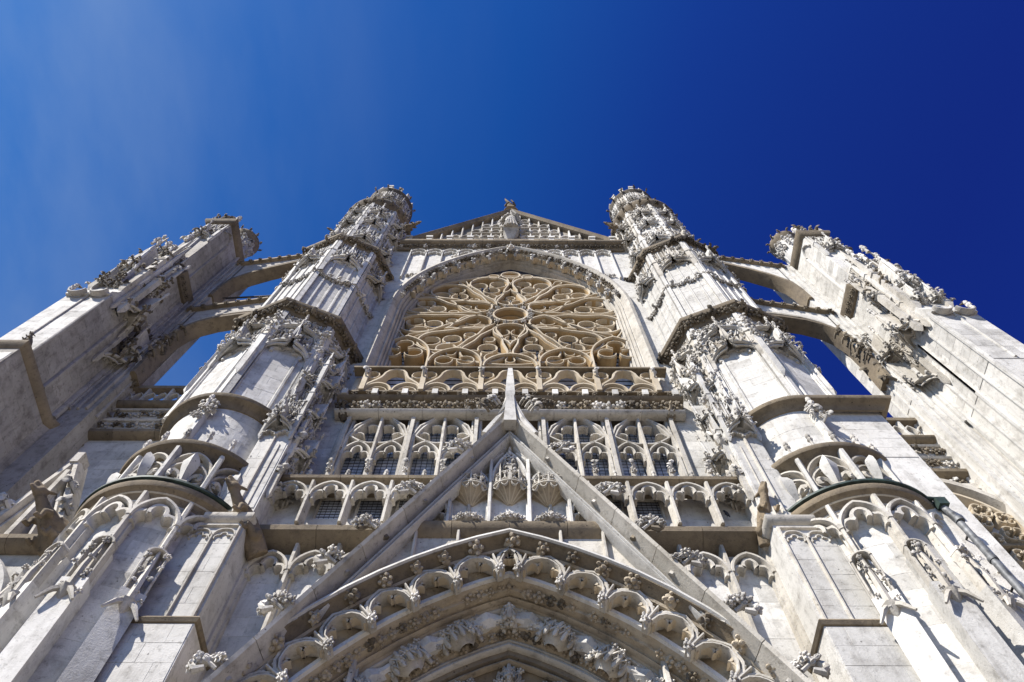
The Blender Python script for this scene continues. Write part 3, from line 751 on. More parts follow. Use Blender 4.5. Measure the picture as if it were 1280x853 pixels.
for i in range(46): lb.mbox(Plane(0, 13.96), -5.3, 5.3, 22.2 + i * .36, 22.24 + i * .36, 0, .03)
lb.build('lead_bars', MLD, ROSE, smooth=False)

tcn = [(0, -.5), (.1, -.5), (.16, -.4), (.2, -.12), (.42, -.05), (.5, .05), (.5, .25), (.44, .34), (0, .4)]
cornice_stones(FAC, [(-6.6, 12.65), (6.6, 12.65)], 40.75, tcn, MB_, 'top_cornice', 1.65)
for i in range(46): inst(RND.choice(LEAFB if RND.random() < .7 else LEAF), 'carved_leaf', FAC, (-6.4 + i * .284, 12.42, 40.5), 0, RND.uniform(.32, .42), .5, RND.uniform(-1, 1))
# gable
GA = thing('gable', (0, 13, 41), 'openwork triangular gable with rows of little arches above the rose window', 'gable')
GPL = Plane(0, 12.95)
apexz, hb = 49.7, 7.4
MB().prism([(-hb, 41), (hb, 41), (0, apexz)], GPL, -.5, 0).build('gable_wall', MSH, GA)
def gh(x): return 41 + (apexz - 41) * (1 - abs(x) / hb)
rk = MB(); rk.sweep([(-hb - .1, 41), (0, apexz), (hb + .1, 41)], [(-.28, 0), (-.2, .3), (.02, .45), (.16, .4), (.2, -.5), (-.28, -.5)], GPL); rk.build('raking_cornice', MB_, GA)
for i in range(-10, 11):
    x = i * .62; top = gh(x) - .35
    if top < 42: continue
    m = MB().bar([(x, 41), (x, top)], .11, 0, .22, GPL)
    if i % 2 == 0 and abs(x) > .8: m.mbox(GPL, x - .16, x + .16, 41.0, 42.7, 0, .42); m.mbox(GPL, x - .2, x + .2, 42.55, 42.8, 0, .5)
    m.build('mullion', MW if i % 2 == 0 else MT, GA)
    z = 43.2
    while z + .9 < gh(abs(x) + .62) and i < 10:
        xc = x + .31
        if z + .9 < min(gh(x), gh(x + .62)):
            MB().bar(pointed(xc, .28, z, .42, 4), .09, 0, .3, GPL).bar([(xc - .31, z - .12), (xc + .31, z - .12)], .1, 0, .25, GPL).build('arch_head', MT if (i + int(z)) % 2 else MC, GA)
            if RND.random() < .6: inst(RND.choice(LEAF), 'carved_leaf', GA, GPL.p(xc, z + .62, .15), 0, .34, 0, RND.uniform(-1, 1))
        z += 1.25
for i in range(1, 16):
    for s in (-1, 1):
        x = s * i * .48; inst(RND.choice(CROCKB), 'crocket', GA, GPL.p(x, gh(x) + .22, .2), 0, .34, 0, -s * .8)
MB().add([(-.2, 12.6, 42.7), (.2, 12.6, 42.7), (.48, 12.1, 43.5), (-.48, 12.1, 43.5), (-.2, 12.95, 42.7), (.2, 12.95, 42.7), (.48, 12.95, 43.5), (-.48, 12.95, 43.5)],
         [(0, 1, 2, 3), (4, 7, 6, 5), (0, 3, 7, 4), (1, 5, 6, 2), (3, 2, 6, 7), (0, 4, 5, 1)]).build('statue_pedestal', MC, GA)
canopy(GA, GPL, -.8, .8, 46.3, 48.0, .7, 12, .4, MC)

def figure(mb, x, y, z, h, rnd, face=-1, arm=True):
    """robed standing figure, one lofted body with shoulders, head, folded arms"""
    s = h / 1.75; P = []; R = []
    for zz, r in ((0, .30), (.25, .27), (.6, .24), (.9, .23), (1.1, .2), (1.3, .25), (1.42, .22), (1.48, .1), (1.53, .08), (1.58, .11), (1.66, .125), (1.74, .1), (1.78, .03)):
        P.append((x, y + (0.03 * s if zz > 1.5 else 0), z + zz * s)); R.append(r * s)
    mb.tube(P, R, 10, 0.75)
    for k in (-1, 1):
        mb.tube([(x + k * .24 * s, y, z + 1.36 * s), (x + k * .31 * s, y - .05 * s, z + 1.1 * s), (x + k * .2 * s, y - .24 * s, z + (1.0 if not (arm and k > 0) else 1.25) * s), (x + k * .06 * s, y - .3 * s, z + (1.05 if not (arm and k > 0) else 1.55) * s)], [.08 * s, .075 * s, .06 * s, .05 * s], 6)
    for k in range(7):
        a = -1.2 + 2.4 * k / 6; mb.tube([(x + .29 * s * sin(a), y - .24 * s * cos(a), z), (x + .2 * s * sin(a * .8), y - .2 * s * cos(a), z + 1.0 * s)], [.05 * s, .015 * s], 5)
st = figure and MB(); figure(st, 0, 12.3, 43.5, 3.1, RND)
o = st.build('statue', MC); tag(o, 'weathered robed figure standing under the canopy in the middle of the top gable', 'statue')
st = MB(); figure(st, -.05, 12.85, 50.4, 2.0, RND); st.tube([(.0, 12.7, 51.7), (-.35, 12.6, 52.4), (-.42, 12.6, 53.0)], [.1, .09, .05], 6)
o = st.build('statue', MG); tag(o, 'dark small figure with raised arm on the very tip of the gable', 'statue')
MB().tube([(0, 12.9, 49.5), (0, 12.9, 50.0), (0, 12.9, 50.1), (0, 12.9, 50.4)], [.3, .3, .55, .5], 8).build('apex_block', MG, GA)

# ------------------------------------------------------------------ wimperg over the portal
WG = thing('portal_gable', (0, 10.9, 9), 'steep crocketed stone gable with three canopied niches rising over the portal', 'portal gable')
WPL = Plane(0, 10.95); AZ = 18.15
rake = [(-6.3, AZ - 6.3 * 1.757), (0, AZ), (6.3, AZ - 6.3 * 1.757)]
RPROF = [(-.22, -.4), (-.24, -.22), (-.2, -.16), (-.15, -.2), (-.05, .2), (-.03, .32), (.045, .36), (.08, .27), (.09, -.4)]
for s in (1, -1):
    SIDE[0] = s
    for i in range(8):
        z0, z1 = AZ - 1.757 * (.28 + i * .74), AZ - 1.757 * (.28 + (i + 1) * .74)
        a_, b_ = ((AZ - z0) / 1.757 + .004, z0 - .007), ((AZ - z1) / 1.757 - .004, z1 + .007)
        j = RND.uniform(-.006, .006)
        MB().sweep([a_, b_], [(n, d + j) for n, d in RPROF], WPL).build('coping_stone', MT, WG)
SIDE[0] = 1
MB().sweep([(-.276, AZ - .28 * 1.757), (0, AZ), (.276, AZ - .28 * 1.757)], RPROF, WPL).build('apex_stone', MT, WG)
for dz, w in ((.50, .05), (.66, .035)): MB().sweep([(x * .62, AZ - (AZ - z) * .62 - dz) for x, z in rake], [(-w, -.3), (-w, -.02), (-w * .3, .06), (w * .6, .04), (w, -.3)], WPL).build('inner_mould', MW, WG)
TP = Plane(0, 11.42)
MB().prism([(-2.7, 13.75), (2.7, 13.75), (0, 17.75)], TP, -.5, 0).build('tympanum', MW, WG)
cornice_stones(WG, [(-2.75, 11.4), (2.75, 11.4)], 13.78, [(0, -.4), (.12, -.36), (.3, -.16), (.36, -.04), (.36, .06), (0, .1)], MB_, 'sill', 1.4)
def wz(x): return AZ - .75 - abs(x) * 1.757
for x in (-1.5, -.5, .5, 1.5):
    MB().bar([(x, 13.85), (x, max(14.5, wz(x)))], .1, 0, .34, TP).mbox(TP, x - .09, x + .09, 13.85, 14.75, 0, .2).build('mullion', MW, WG)
NC = (-1.0, 0.0, 1.0)
for xc in NC:
    # half-bowl canopy with ribbed fan underside, pierced fringe and pinnacles on top
    b = MB(); r0 = .47; zb = 15.22 + (.06 if xc == 0 else 0); n = 12
    V = []; prof = [(.05, zb - .36), (.12, zb - .3), (.24, zb - .17), (.38, zb - .05), (r0, zb + .02), (r0, zb + .1), (r0 * .9, zb + .14)]
    b.revolve(xc, 11.42, prof, -pi / 2, pi / 2, n)
    o = b.build('niche_canopy', MPB, WG)
    rb = MB()
    for k in range(9):
        t = -pi / 2 + pi * k / 8; rb.tube([(xc + r * 1.03 * sin(t), 11.42 - r * 1.03 * cos(t), z) for r, z in prof[:5]], [.012, .016, .02, .025, .03], 4)
    rb.build('fan_ribs', MRW, o)
    fr = MB(); dm = Drum(xc, 11.42, r0)
    H = .55 if xc == 0 else .36
    for k in range(7):
        u = (-pi / 2 + pi * k / 6) * r0; fr.spire(dm, u, zb + .05, zb + .2 + H * (1.25 if k % 2 == 0 else .9), .03, .022, waist=.7)
        if k < 6:
            uc = u + pi / 12 * r0; fr.bar(ogee(uc, .11, zb + .1, .25), .03, -.02, .04, dm); fr.bar(pointed(uc, .08, zb + .02, -.14, 3), .025, -.02, .04, dm)
            fr.bar([(uc - .12, zb + .1 + H * .75), (uc + .12, zb + .1 + H * .75)], .03, -.02, .03, dm)
    fr.bar([(-pi / 2 * r0 + pi * r0 * i / 12, zb + .06) for i in range(13)], .05, -.03, .06, dm)
    fr.build('pierced_fringe', MT, o)
    for k in range(8): inst(RND.choice(LEAF), 'carved_leaf', o, dm.p((-1.4 + k * .4) * r0, zb + .3 + RND.uniform(-.1, .2) * H, .05), 0, .15, 0, RND.uniform(-2, 2))
    b2 = MB(); b2.revolve(xc, 11.42, [(.06, 13.75), (.44, 13.98), (.47, 14.06), (.44, 14.1), (0, 14.1)], -pi / 2, pi / 2, 10)
    o = b2.build('niche_base', MT, WG)
    for k in range(9): inst(RND.choice(LEAF), 'carved_leaf', o, Drum(xc, 11.42, .46).p((-1.5 + k * .375) * .46, 13.98, 0), Drum(xc, 11.42, .46).ang((-1.5 + k * .375) * .46), .22, .3, RND.uniform(-1, 1))
# centre spirelet on the middle canopy
sp = MB(); sp.spire(TP, 0, 15.7, 17.05, .25, .07, waist=.45); o = sp.build('canopy_spire', MT, WG)
for k in range(10): inst(RND.choice(CROCK), 'crocket', o, TP.p((-1) ** k * (.17 - .012 * k), 16.05 + k * .09, .25), 0, .2, 0, (-1) ** k * -.9)
inst(FINI[0], 'finial', o, TP.p(0, 17.05, .25), 0, .3)
# upper lights
um = MB(); um.bar(pointed(0, .46, 15.6, 1.35), .1, 0, .3, TP); um.bar(pointed(0, .33, 15.6, .95), .05, 0, .2, TP); um.build('arch_head', MW, WG)
for s in (-1, 1):
    um = MB(); um.bar(pointed(s * 1.0, .42, 15.55, .55), .09, 0, .28, TP).bar(trefoil(s * .8, .2, 15.35), .07, 0, .2, TP).bar(trefoil(s * 1.2, .2, 15.35), .07, 0, .2, TP)
    um.build('arch_head', MW, WG)
    um = MB(); um.bar(pointed(s * 1.95, .4, 14.4, .6), .09, 0, .28, TP).bar(trefoil(s * 1.78, .19, 14.25), .07, 0, .2, TP).bar(trefoil(s * 2.15, .19, 14.25), .06, 0, .2, TP); um.build('arch_head', MW, WG)
    MB().bar([(s * .12, 17.2), (s * .5, 16.6), (s * .52, 15.6)], .09, 0, .3, TP).bar([(s * .18, 16.95), (s * 2.5, 13.9)], .09, 0, .26, TP).build('tracery_bar', MW, WG)
# crockets up the rakes
for s in (-1, 1):
    SIDE[0] = s
    for k, t in enumerate((1.05, 2.1, 2.85, 3.5, 4.25, 5.05)):
        x = t + .05; z = AZ - t * 1.757 + .12
        o = MB().tube([(x - .1, 10.9, z - .25), (x + .2, 10.8, z + .05), (x + .42, 10.7, z + .06), (x + .56, 10.62, z - .1), (x + .46, 10.58, z - .26), (x + .3, 10.58, z - .2)], [.09, .085, .09, .09, .08, .05], 6).build('crocket', MC if k != 2 else MCB, WG)
        for q in range(8):
            a = q / 7; inst(RND.choice(LEAF), 'carved_leaf', o, (x + .02 + .55 * a, 10.68 + RND.uniform(-.15, .1), z + .1 * sin(pi * a) - .25 * max(0, a - .6)), RND.uniform(-.5, .8), RND.uniform(.22, .34), RND.uniform(-.6, .6), RND.uniform(-1.5, 1.5))
        inst(FINI[k % 3], 'leaf_boss', o, (x + .3, 10.6, z - .05), .5, .42, .9, .6)
SIDE[0] = 1
sf = MB(); sf.tube([(0, 10.72, 17.7), (0, 10.7, 18.3), (0, 10.7, 19.2), (0, 10.7, 19.3), (0, 10.7, 20.2), (0, 10.7, 21.15)], [.26, .22, .16, .21, .17, .1], 4); sf.build('spire', MW, WG)
for s in (-1, 1):
    MB().tube([(s * .72, 10.72, 17.2), (s * .35, 10.7, 18.0), (s * .12, 10.7, 18.9), (s * .06, 10.7, 19.4)], [.1, .1, .09, .07], 5).build('spire_rib', MW, WG)
    for k in range(5): inst(RND.choice(CROCK + CROCKB), 'crocket', WG, (s * (.75 - .08 * k), 10.7, 18.55 + .12 * k), 0, .42, RND.uniform(-.4, .4), s * 1.1)
    for k in range(8): inst(RND.choice(LEAFB), 'carved_leaf', WG, (s * (.35 + .13 * k), 10.75 + RND.uniform(-.1, .1), 19.05 + RND.uniform(-.12, .12)), 0, .34, 0, RND.uniform(-2, 2))

# ------------------------------------------------------------------ portal orders
PT = thing('portal_arch', (0, 11, G0), 'deep pointed portal arch of stepped carved orders with hanging cusped lace', 'portal')
A1 = arch3((0, 13.22), (2.83, 11.80), (5.34, 9.15), 4.0)
A2 = arch3((0, 12.42), (2.71, 10.90), (4.75, 8.6), 4.0)
A3 = arch3((0, 11.74), (2.5, 10.32), (4.1, 8.4), 4.0)
A4 = arch3((0, 11.12), (1.9, 10.1), (3.5, 8.4), 4.0)
A5 = arch3((0, 10.35), (1.6, 9.5), (2.9, 8.2), 4.0)
P0 = Plane(0, 0)
def yprof(pr): return [(n, -y) for n, y in pr]
MB().sweep(A1, yprof([(.02, 11.3), (.06, 10.86), (.0, 10.82), (-.05, 10.84), (-.07, 10.95), (-.2, 11.12), (-.3, 11.3)]), P0).build('hood_mould', MB_, PT)
MB().sweep(A1, yprof([(.055, 10.87), (.065, 10.80), (.0, 10.78), (-.03, 10.83)]), P0).build('hood_fillet', MW, PT)
for i in range(-9, 10):
    u = i * .78 + RND.uniform(-.1, .1)
    al = Along(A1, 11.02); inst(RND.choice(LEAFP + LEAFB[:2]), 'rosette', PT, al.p(u, -.15, .06), 0, RND.uniform(.36, .46), .6, RND.uniform(-2, 2))
# lace
LA = Along(A1, 11.2)
MB().sweep(A1, yprof([(-.24, 11.3), (-.3, 11.36), (-.8, 11.62), (-.95, 11.62), (-.95, 11.9), (-.24, 11.9)]), P0).build('lace_hollow', MPB, PT)
for i in range(-7, 7):
    u0 = (i + .5) * 1.06 + (.0)
    uc = i * 1.06 + 1.06 / 2 if False else i * 1.06
for i in range(-7, 8):
    uc = i * 1.08; L = MB()
    L.bar([(uc - .54, -.86), (uc - .5, -.6), (uc - .36, -.4), (uc - .16, -.3), (uc, -.24), (uc + .16, -.3), (uc + .36, -.4), (uc + .5, -.6), (uc + .54, -.86)], .09, -.22, .16, LA)
    L.bar([(uc - .46, -.82), (uc - .42, -.62), (uc - .3, -.48), (uc - .15, -.40), (uc, -.36), (uc + .15, -.40), (uc + .3, -.48), (uc + .42, -.62), (uc + .46, -.82)], .05, -.2, .2, LA)
    o = L.build('lace_arch', MT, PT)
    c = MB().bar(trefoil(uc, .45, -.80, 5, 1.05), .085, -.10, .10, LA); c.build('cusp', MRW, PT)
    # fluted drop with carved boss between neighbouring arches
    d = MB(); u = uc + .54
    for k in (-.07, 0, .07): d.bar([(u + k * 1.6, -.42), (u + k, -.7), (u + k * .6, -.92)], .05, -.15, .22 - abs(k), LA)
    o = d.build('lace_pendant', MT, PT)
    inst(RND.choice(FINI), 'boss', o, LA.p(u, -.96, .2), 0, .3, .5); inst(RND.choice(LEAF), 'carved_leaf', o, LA.p(u, -.93, .26), 0, .26)
bk = MB(); n_ = min(len(A1), len(A2))
for i in range(n_ - 1):
    qd = [A1[i], A1[i + 1], A2[i + 1], A2[i]]
    bk.add([(x, 11.9, z) for x, z in qd] + [(x, 12.0, z) for x, z in qd], [(0, 1, 2, 3), (4, 7, 6, 5), (0, 4, 5, 1), (1, 5, 6, 2), (2, 6, 7, 3), (3, 7, 4, 0)])
bk.build('lace_backing', MPB, PT)
for off, y, w in ((-.22, 11.14, .05), (-.30, 11.3, .06)): MB().sweep(A1, yprof([(off - w, y + .05), (off - w, y - .03), (off, y - .06), (off + w * .6, y + .05)]), P0).build('arch_roll', MPB, PT)
# second order: pale fillet, vine on the soffit
MB().sweep(A2, yprof([(.06, 11.7), (.08, 11.42), (.0, 11.38), (-.06, 11.44), (-.08, 11.6), (-.2, 11.85), (-.34, 12.0), (-.34, 12.3), (.06, 12.3)]), P0).build('second_order', MPB, PT)
MB().sweep(A2, yprof([(.085, 11.43), (.08, 11.36), (-.02, 11.34), (-.05, 11.42)]), P0).build('order_fillet', MW, PT)
a2 = Along(A2, 11.66)
for i in range(-24, 25): 
    if RND.random() < .92: inst(RND.choice(LEAFB[:2] + LEAFP), 'vine_leaf', PT, a2.p(i * .26, -.13 + RND.uniform(-.06, .06), .04), 0, RND.uniform(.26, .36), .8, RND.uniform(-2, 2))
MB().sweep(A2, yprof([(-.3, 12.0), (-.3, 12.05), (-.85, 12.35), (-.85, 12.6), (-.3, 12.6)]), P0).build('voussoir_band', MPB, PT)
for A_, off, y, w, m in ((A2, -.36, 12.0, .05, MT), (A2, -.24, 11.84, .035, MPB), (A3, -.27, 12.37, .05, MT), (A3, .13, 12.25, .05, MPB), (A4, .2, 12.36, .06, MT), (A4, -.05, 12.52, .04, MPB), (A4, -.75, 12.9, .06, MT)):
    MB().sweep(A_, yprof([(off - w, y + .08), (off - w, y - .02), (off - w * .3, y - .07), (off + w * .6, y - .05), (off + w, y + .08)]), P0).build('arch_roll', m, PT)
# archivolt canopies with their pedestals
def dais(parent, M, u, v, sc, rot=0.0):
    b = MB(); r = .30 * sc; d0 = .22
    def q(a, vv, rr): return M.p(u + rr * sin(a) * 1.0, v + vv, d0 - .12 + rr * cos(a) * .8)
    n = 6; rings = [(.16, r * .95), (.05, r * 1.05), (-.02, r), (-.10, r * .8), (-.2, r * .45)]
    V = [q(-pi / 2 + pi * k / n, vv * sc, rr) for vv, rr in rings for k in range(n + 1)]
    b.add(V, [(i * (n + 1) + k, i * (n + 1) + k + 1, (i + 1) * (n + 1) + k + 1, (i + 1) * (n + 1) + k) for i in range(len(rings) - 1) for k in range(n)])
    for k in range(n + 1):
        a = -pi / 2 + pi * k / n
        b.tube([q(a, .2 * sc, r * .85), q(a, .08 * sc, r * 1.08), q(a, -.12 * sc, r * 1.1), q(a, -.17 * sc, r * 1.1)], [.035 * sc, .045 * sc, .045 * sc, .02 * sc], 6)
        if k < n:
            a2_ = a + pi / n; am = (a + a2_) / 2
            b.tube([q(a, -.04 * sc, r * 1.12), q(am, .1 * sc, r * 1.25), q(a2_, -.04 * sc, r * 1.12)], .022 * sc, 4); b.tube([q(a, .12 * sc, r * 1.1), q(am, -.1 * sc, r * 1.22), q(a2_, .12 * sc, r * 1.1)], .02 * sc, 4)
    o = b.build('canopy', MT, parent)
    for k in range(7): inst(RND.choice(LEAF), 'carved_leaf', o, q(-1.3 + k * .43, RND.uniform(-.1, .2) * sc, r * 1.15), 0, .17 * sc, 0, RND.uniform(-2, 2))
    p = MB(); p.tube([M.p(u, v + .3 * sc, d0 - .1), M.p(u, v + .75 * sc, d0 - .08), M.p(u, v + .9 * sc, d0 - .05)], [.2 * sc, .17 * sc, .05], 7); p.build('broken_statue_base', MW, parent)
VB = Along(A2, 12.25)
for u in (0, 1.45, -1.45, 2.75, -2.75, 4.1, -4.1): dais(PT, VB, u, -.62, 1.3)
for i in range(-6, 7):
    if i and i % 2:      # weathered figure stumps and relief blocks between the canopies
        m = MB(); u = i * .72
        m.tube([VB.p(u - .3, -.5, .1), VB.p(u, -.5, .2), VB.p(u + .28, -.52, .12)], [.2, .22, .14], 7); m.mbox(VB, u - .34, u + .1, -.68, -.32, 0, .2); m.build('weathered_relief', MW, PT)
        for k in range(4): inst(RND.choice(LEAF), 'carved_leaf', PT, VB.p(u + RND.uniform(-.3, .3), -.5 + RND.uniform(-.15, .15), .24), 0, RND.uniform(.2, .34), .3, RND.uniform(-2, 2))
# fourth order
MB().sweep(A3, yprof([(.1, 12.3), (.11, 12.02), (.02, 11.98), (-.05, 12.03), (-.1, 12.2), (-.28, 12.4), (-.3, 12.8), (.1, 12.8)]), P0).build('third_order', MPB, PT)
MB().sweep(A3, yprof([(.12, 12.03), (.1, 11.95), (-.0, 11.93), (-.05, 12.0)]), P0).build('order_fillet', MW, PT)
a3 = Along(A3, 12.26)
for i in range(-22, 23): inst(RND.choice(LEAFB[:2] + LEAFP), 'vine_leaf', PT, a3.p(i * .23, -.17 + RND.uniform(-.05, .05), .04), 0, RND.uniform(.22, .32), .8, RND.uniform(-2, 2))
MB().sweep(A4, yprof([(.35, 12.75), (.3, 12.5), (.16, 12.42), (.05, 12.45), (-.0, 12.6), (-.7, 12.95), (-.7, 13.3), (.3, 13.3)]), P0).build('fourth_order', MB_, PT)
V4 = Along(A4, 12.9)
for u in (0, 1.25, -1.25, 2.4, -2.4): dais(PT, V4, u, -.35, 1.2)
for i in range(-9, 10): inst(RND.choice(LEAF + LEAFB), 'carved_leaf', PT, V4.p(i * .32, -.1 + RND.uniform(-.1, .1), .1), 0, .36, .3, RND.uniform(-2, 2))
MB().sweep(A5, yprof([(.12, 13.3), (.1, 12.98), (0, 12.95), (-.1, 13.1), (-.2, 13.6), (.12, 13.6)]), P0).build('fifth_order', MPB, PT)
MB().box(-3.4, 3.4, 13.55, 13.9, G0, 11).build('portal_tympanum', MPB, PT)
# wall filling between the portal orders and the facade plane
for s in (1, -1):
    SIDE[0] = s
    h = [(x, z) for x, z in A1 if x >= 0]
    kk = next(i for i, (x, z) in enumerate(h) if x >= (18.2 - z) / 1.757 or i == len(h) - 1); h = h[:kk]
    MB().prism([(0, 13.7), (0, h[0][1] - .05)] + [(x, z - .05) for x, z in h[1:]] + [(2.55, 13.7)], Plane(0, 11.25), -.6, 0).build('spandrel', MT, PT)
    for x in (1.2, 2.2): MB().bar([(x, 12.4), (x, 13.7)], .08, 0, .14, Plane(0, 11.25)).build('mullion', MT, PT)
    MB().box(5.4, 6.1, 11.1, 13.6, G0, 6.5).build('jamb', MW, PT)
SIDE[0] = 1
# ------------------------------------------------------------------ stair turrets
TX, TYC = 8.65, 12.42          # drum axis
OY = 12.9                     # octagon axis
def octv(R, k): return (TX + R * sin(RAD(45 * k)), OY - R * cos(RAD(45 * k)))
def octface(R, k):
    a = RAD(45 * k + 22.5); ap = R * cos(RAD(22.5)); return Plane(TX + ap * sin(a), OY - ap * cos(a), a), R * sin(RAD(22.5))
def darc(R, a0, a1, n): return [(TX + R * sin(RAD(a0 + (a1 - a0) * i / n)), TYC - R * cos(RAD(a0 + (a1 - a0) * i / n))) for i in range(n + 1)]

def fleur(parent, M, u, v, sc):
    """big fleur-de-lis: keeled upright petal leaning out, two curled side petals, band"""
    mb = MB()
    rows = [(-.62, .07, .12), (-.35, .09, .2), (-.1, .14, .32), (.15, .20, .38), (.38, .22, .44), (.6, .14, .44), (.78, .01, .36)]
    V = []
    for vv, w, d in rows: V += [M.p(u - w * sc, v + vv * sc, d * sc - .08), M.p(u, v + vv * sc, d * sc + .1 * sc), M.p(u + w * sc, v + vv * sc, d * sc - .08), M.p(u, v + vv * sc, d * sc - .2)]
    mb.add(V, [(i * 4 + k, i * 4 + (k + 1) % 4, (i + 1) * 4 + (k + 1) % 4, (i + 1) * 4 + k) for i in range(len(rows) - 1) for k in range(4)])
    o = mb.build('fleur_petal', MW, parent)
    for s in (-1, 1):
        m = MB(); P = []
        for t in range(9):
            a = pi * 1.35 * t / 8; P.append(M.p(u + s * sc * (.08 + .27 * (1 - cos(a)) * .62), v + sc * (-.55 + .34 * sin(a) + .07 * t), .10 + .02 * t))
        m.tube(P, [.04 * sc + .012 * i * sc for i in range(5)] + [.085 * sc, .07 * sc, .05 * sc, .02 * sc], 5, 1.2)
        m.build('fleur_petal', MT, parent)
    MB().mbox(M, u - .16 * sc, u + .16 * sc, v - .5 * sc, v - .4 * sc, 0, .3 * sc).build('fleur_band', MT, parent)

def oct_stage(T, R, z0, z1, tiers, seed, flutes=3, garland=None, faces=range(-3, 3), ws=1.0):
    rnd = random.Random(seed)
    core = MB(); pts = [octv(R, k) for k in range(8)]
    core.add([(x, y, z0) for x, y in pts] + [(x, y, z1) for x, y in pts], [tuple(range(8)), tuple(range(8, 16))] + [(k, (k + 1) % 8, (k + 1) % 8 + 8, k + 8) for k in range(8)])
    core = core.build('octagon_shaft', MW, T)
    for k in faces:
        M, hw = octface(R, k)
        vis = k in (-2, -1, 0, 1)
        fm = MB()
        # corner pilasters and flutes
        for u in (-hw, hw): fm.mbox(M, u - hw * .16 * ws if u > 0 else u - .02, u + .02 if u > 0 else u + hw * .16 * ws, z0, z1, -.05, .13 * ws)
        for i in range(1, flutes):
            u = -hw + 2 * hw * i / flutes; fm.bar([(u, z0), (u, z1)], .10, -.05, .07, M)
        if flutes == 1:
            fm.bar([(-hw * .5, z0), (-hw * .5, z1 - 1)], .12, 0, .08, M)
            for e in (-.78, .78): fm.bar([(hw * e, z0), (hw * e, z1)], .05, 0, .07, M)
        fm.build('pilaster', MW, core)
        if vis: ashlar(core, M, -hw * .8, hw * .8, z0, z1, MW, .42, .8, .02, seed + k)
        for (a, b, out, nl, size) in tiers:
            canopy(core, M, -hw * .92, hw * .92, a, b, out, nl if vis else 0, size, MW if rnd.random() < .6 else MT, None, rnd)
            canopy_side = 0
        if garland and vis:
            for i in range(9):
                u = -hw * .95 + 1.9 * hw * i / 8; v = garland - .28 * sin(pi * i / 8)
                inst(rnd.choice(CROCK + LEAF), 'garland_leaf', core, M.p(u, v + rnd.uniform(-.08, .08), .1), M.ang(u), rnd.uniform(.28, .42), rnd.uniform(-.4, .4), rnd.uniform(-1.5, 1.5))
            gb = MB().bar([(-hw, garland + .1)] + [(-hw + 2 * hw * i / 6, garland + .05 - .25 * sin(pi * i / 6)) for i in range(1, 6)] + [(hw, garland + .1)], .06, 0, .12, M); gb.build('garland_band', MT, core)
    return core

def oct_cornice(T, R, z, out, drop, seed, lf=.5):
    rnd = random.Random(seed)
    path = [octv(R, k) for k in (-4, -3, -2, -1, 0, 1, 2, 3, 4)]
    c = MB().cornice(path, z, cove(out, drop, .14)).build('octagon_cornice', MB_, T)
    for k in (-3, -2, -1, 0, 1, 2):
        a, b = Vector(octv(R + out * .55, k)), Vector(octv(R + out * .55, k + 1)); n = 8; ang = RAD(45 * k + 22.5)
        for i in range(n):
            q = a + (b - a) * ((i + .5) / n)
            inst(rnd.choice(LEAFB + CROCKB), 'carved_leaf', c, (q.x, q.y, z - drop * .42), ang, lf * rnd.uniform(.8, 1.15), .5, rnd.uniform(-1.3, 1.3))

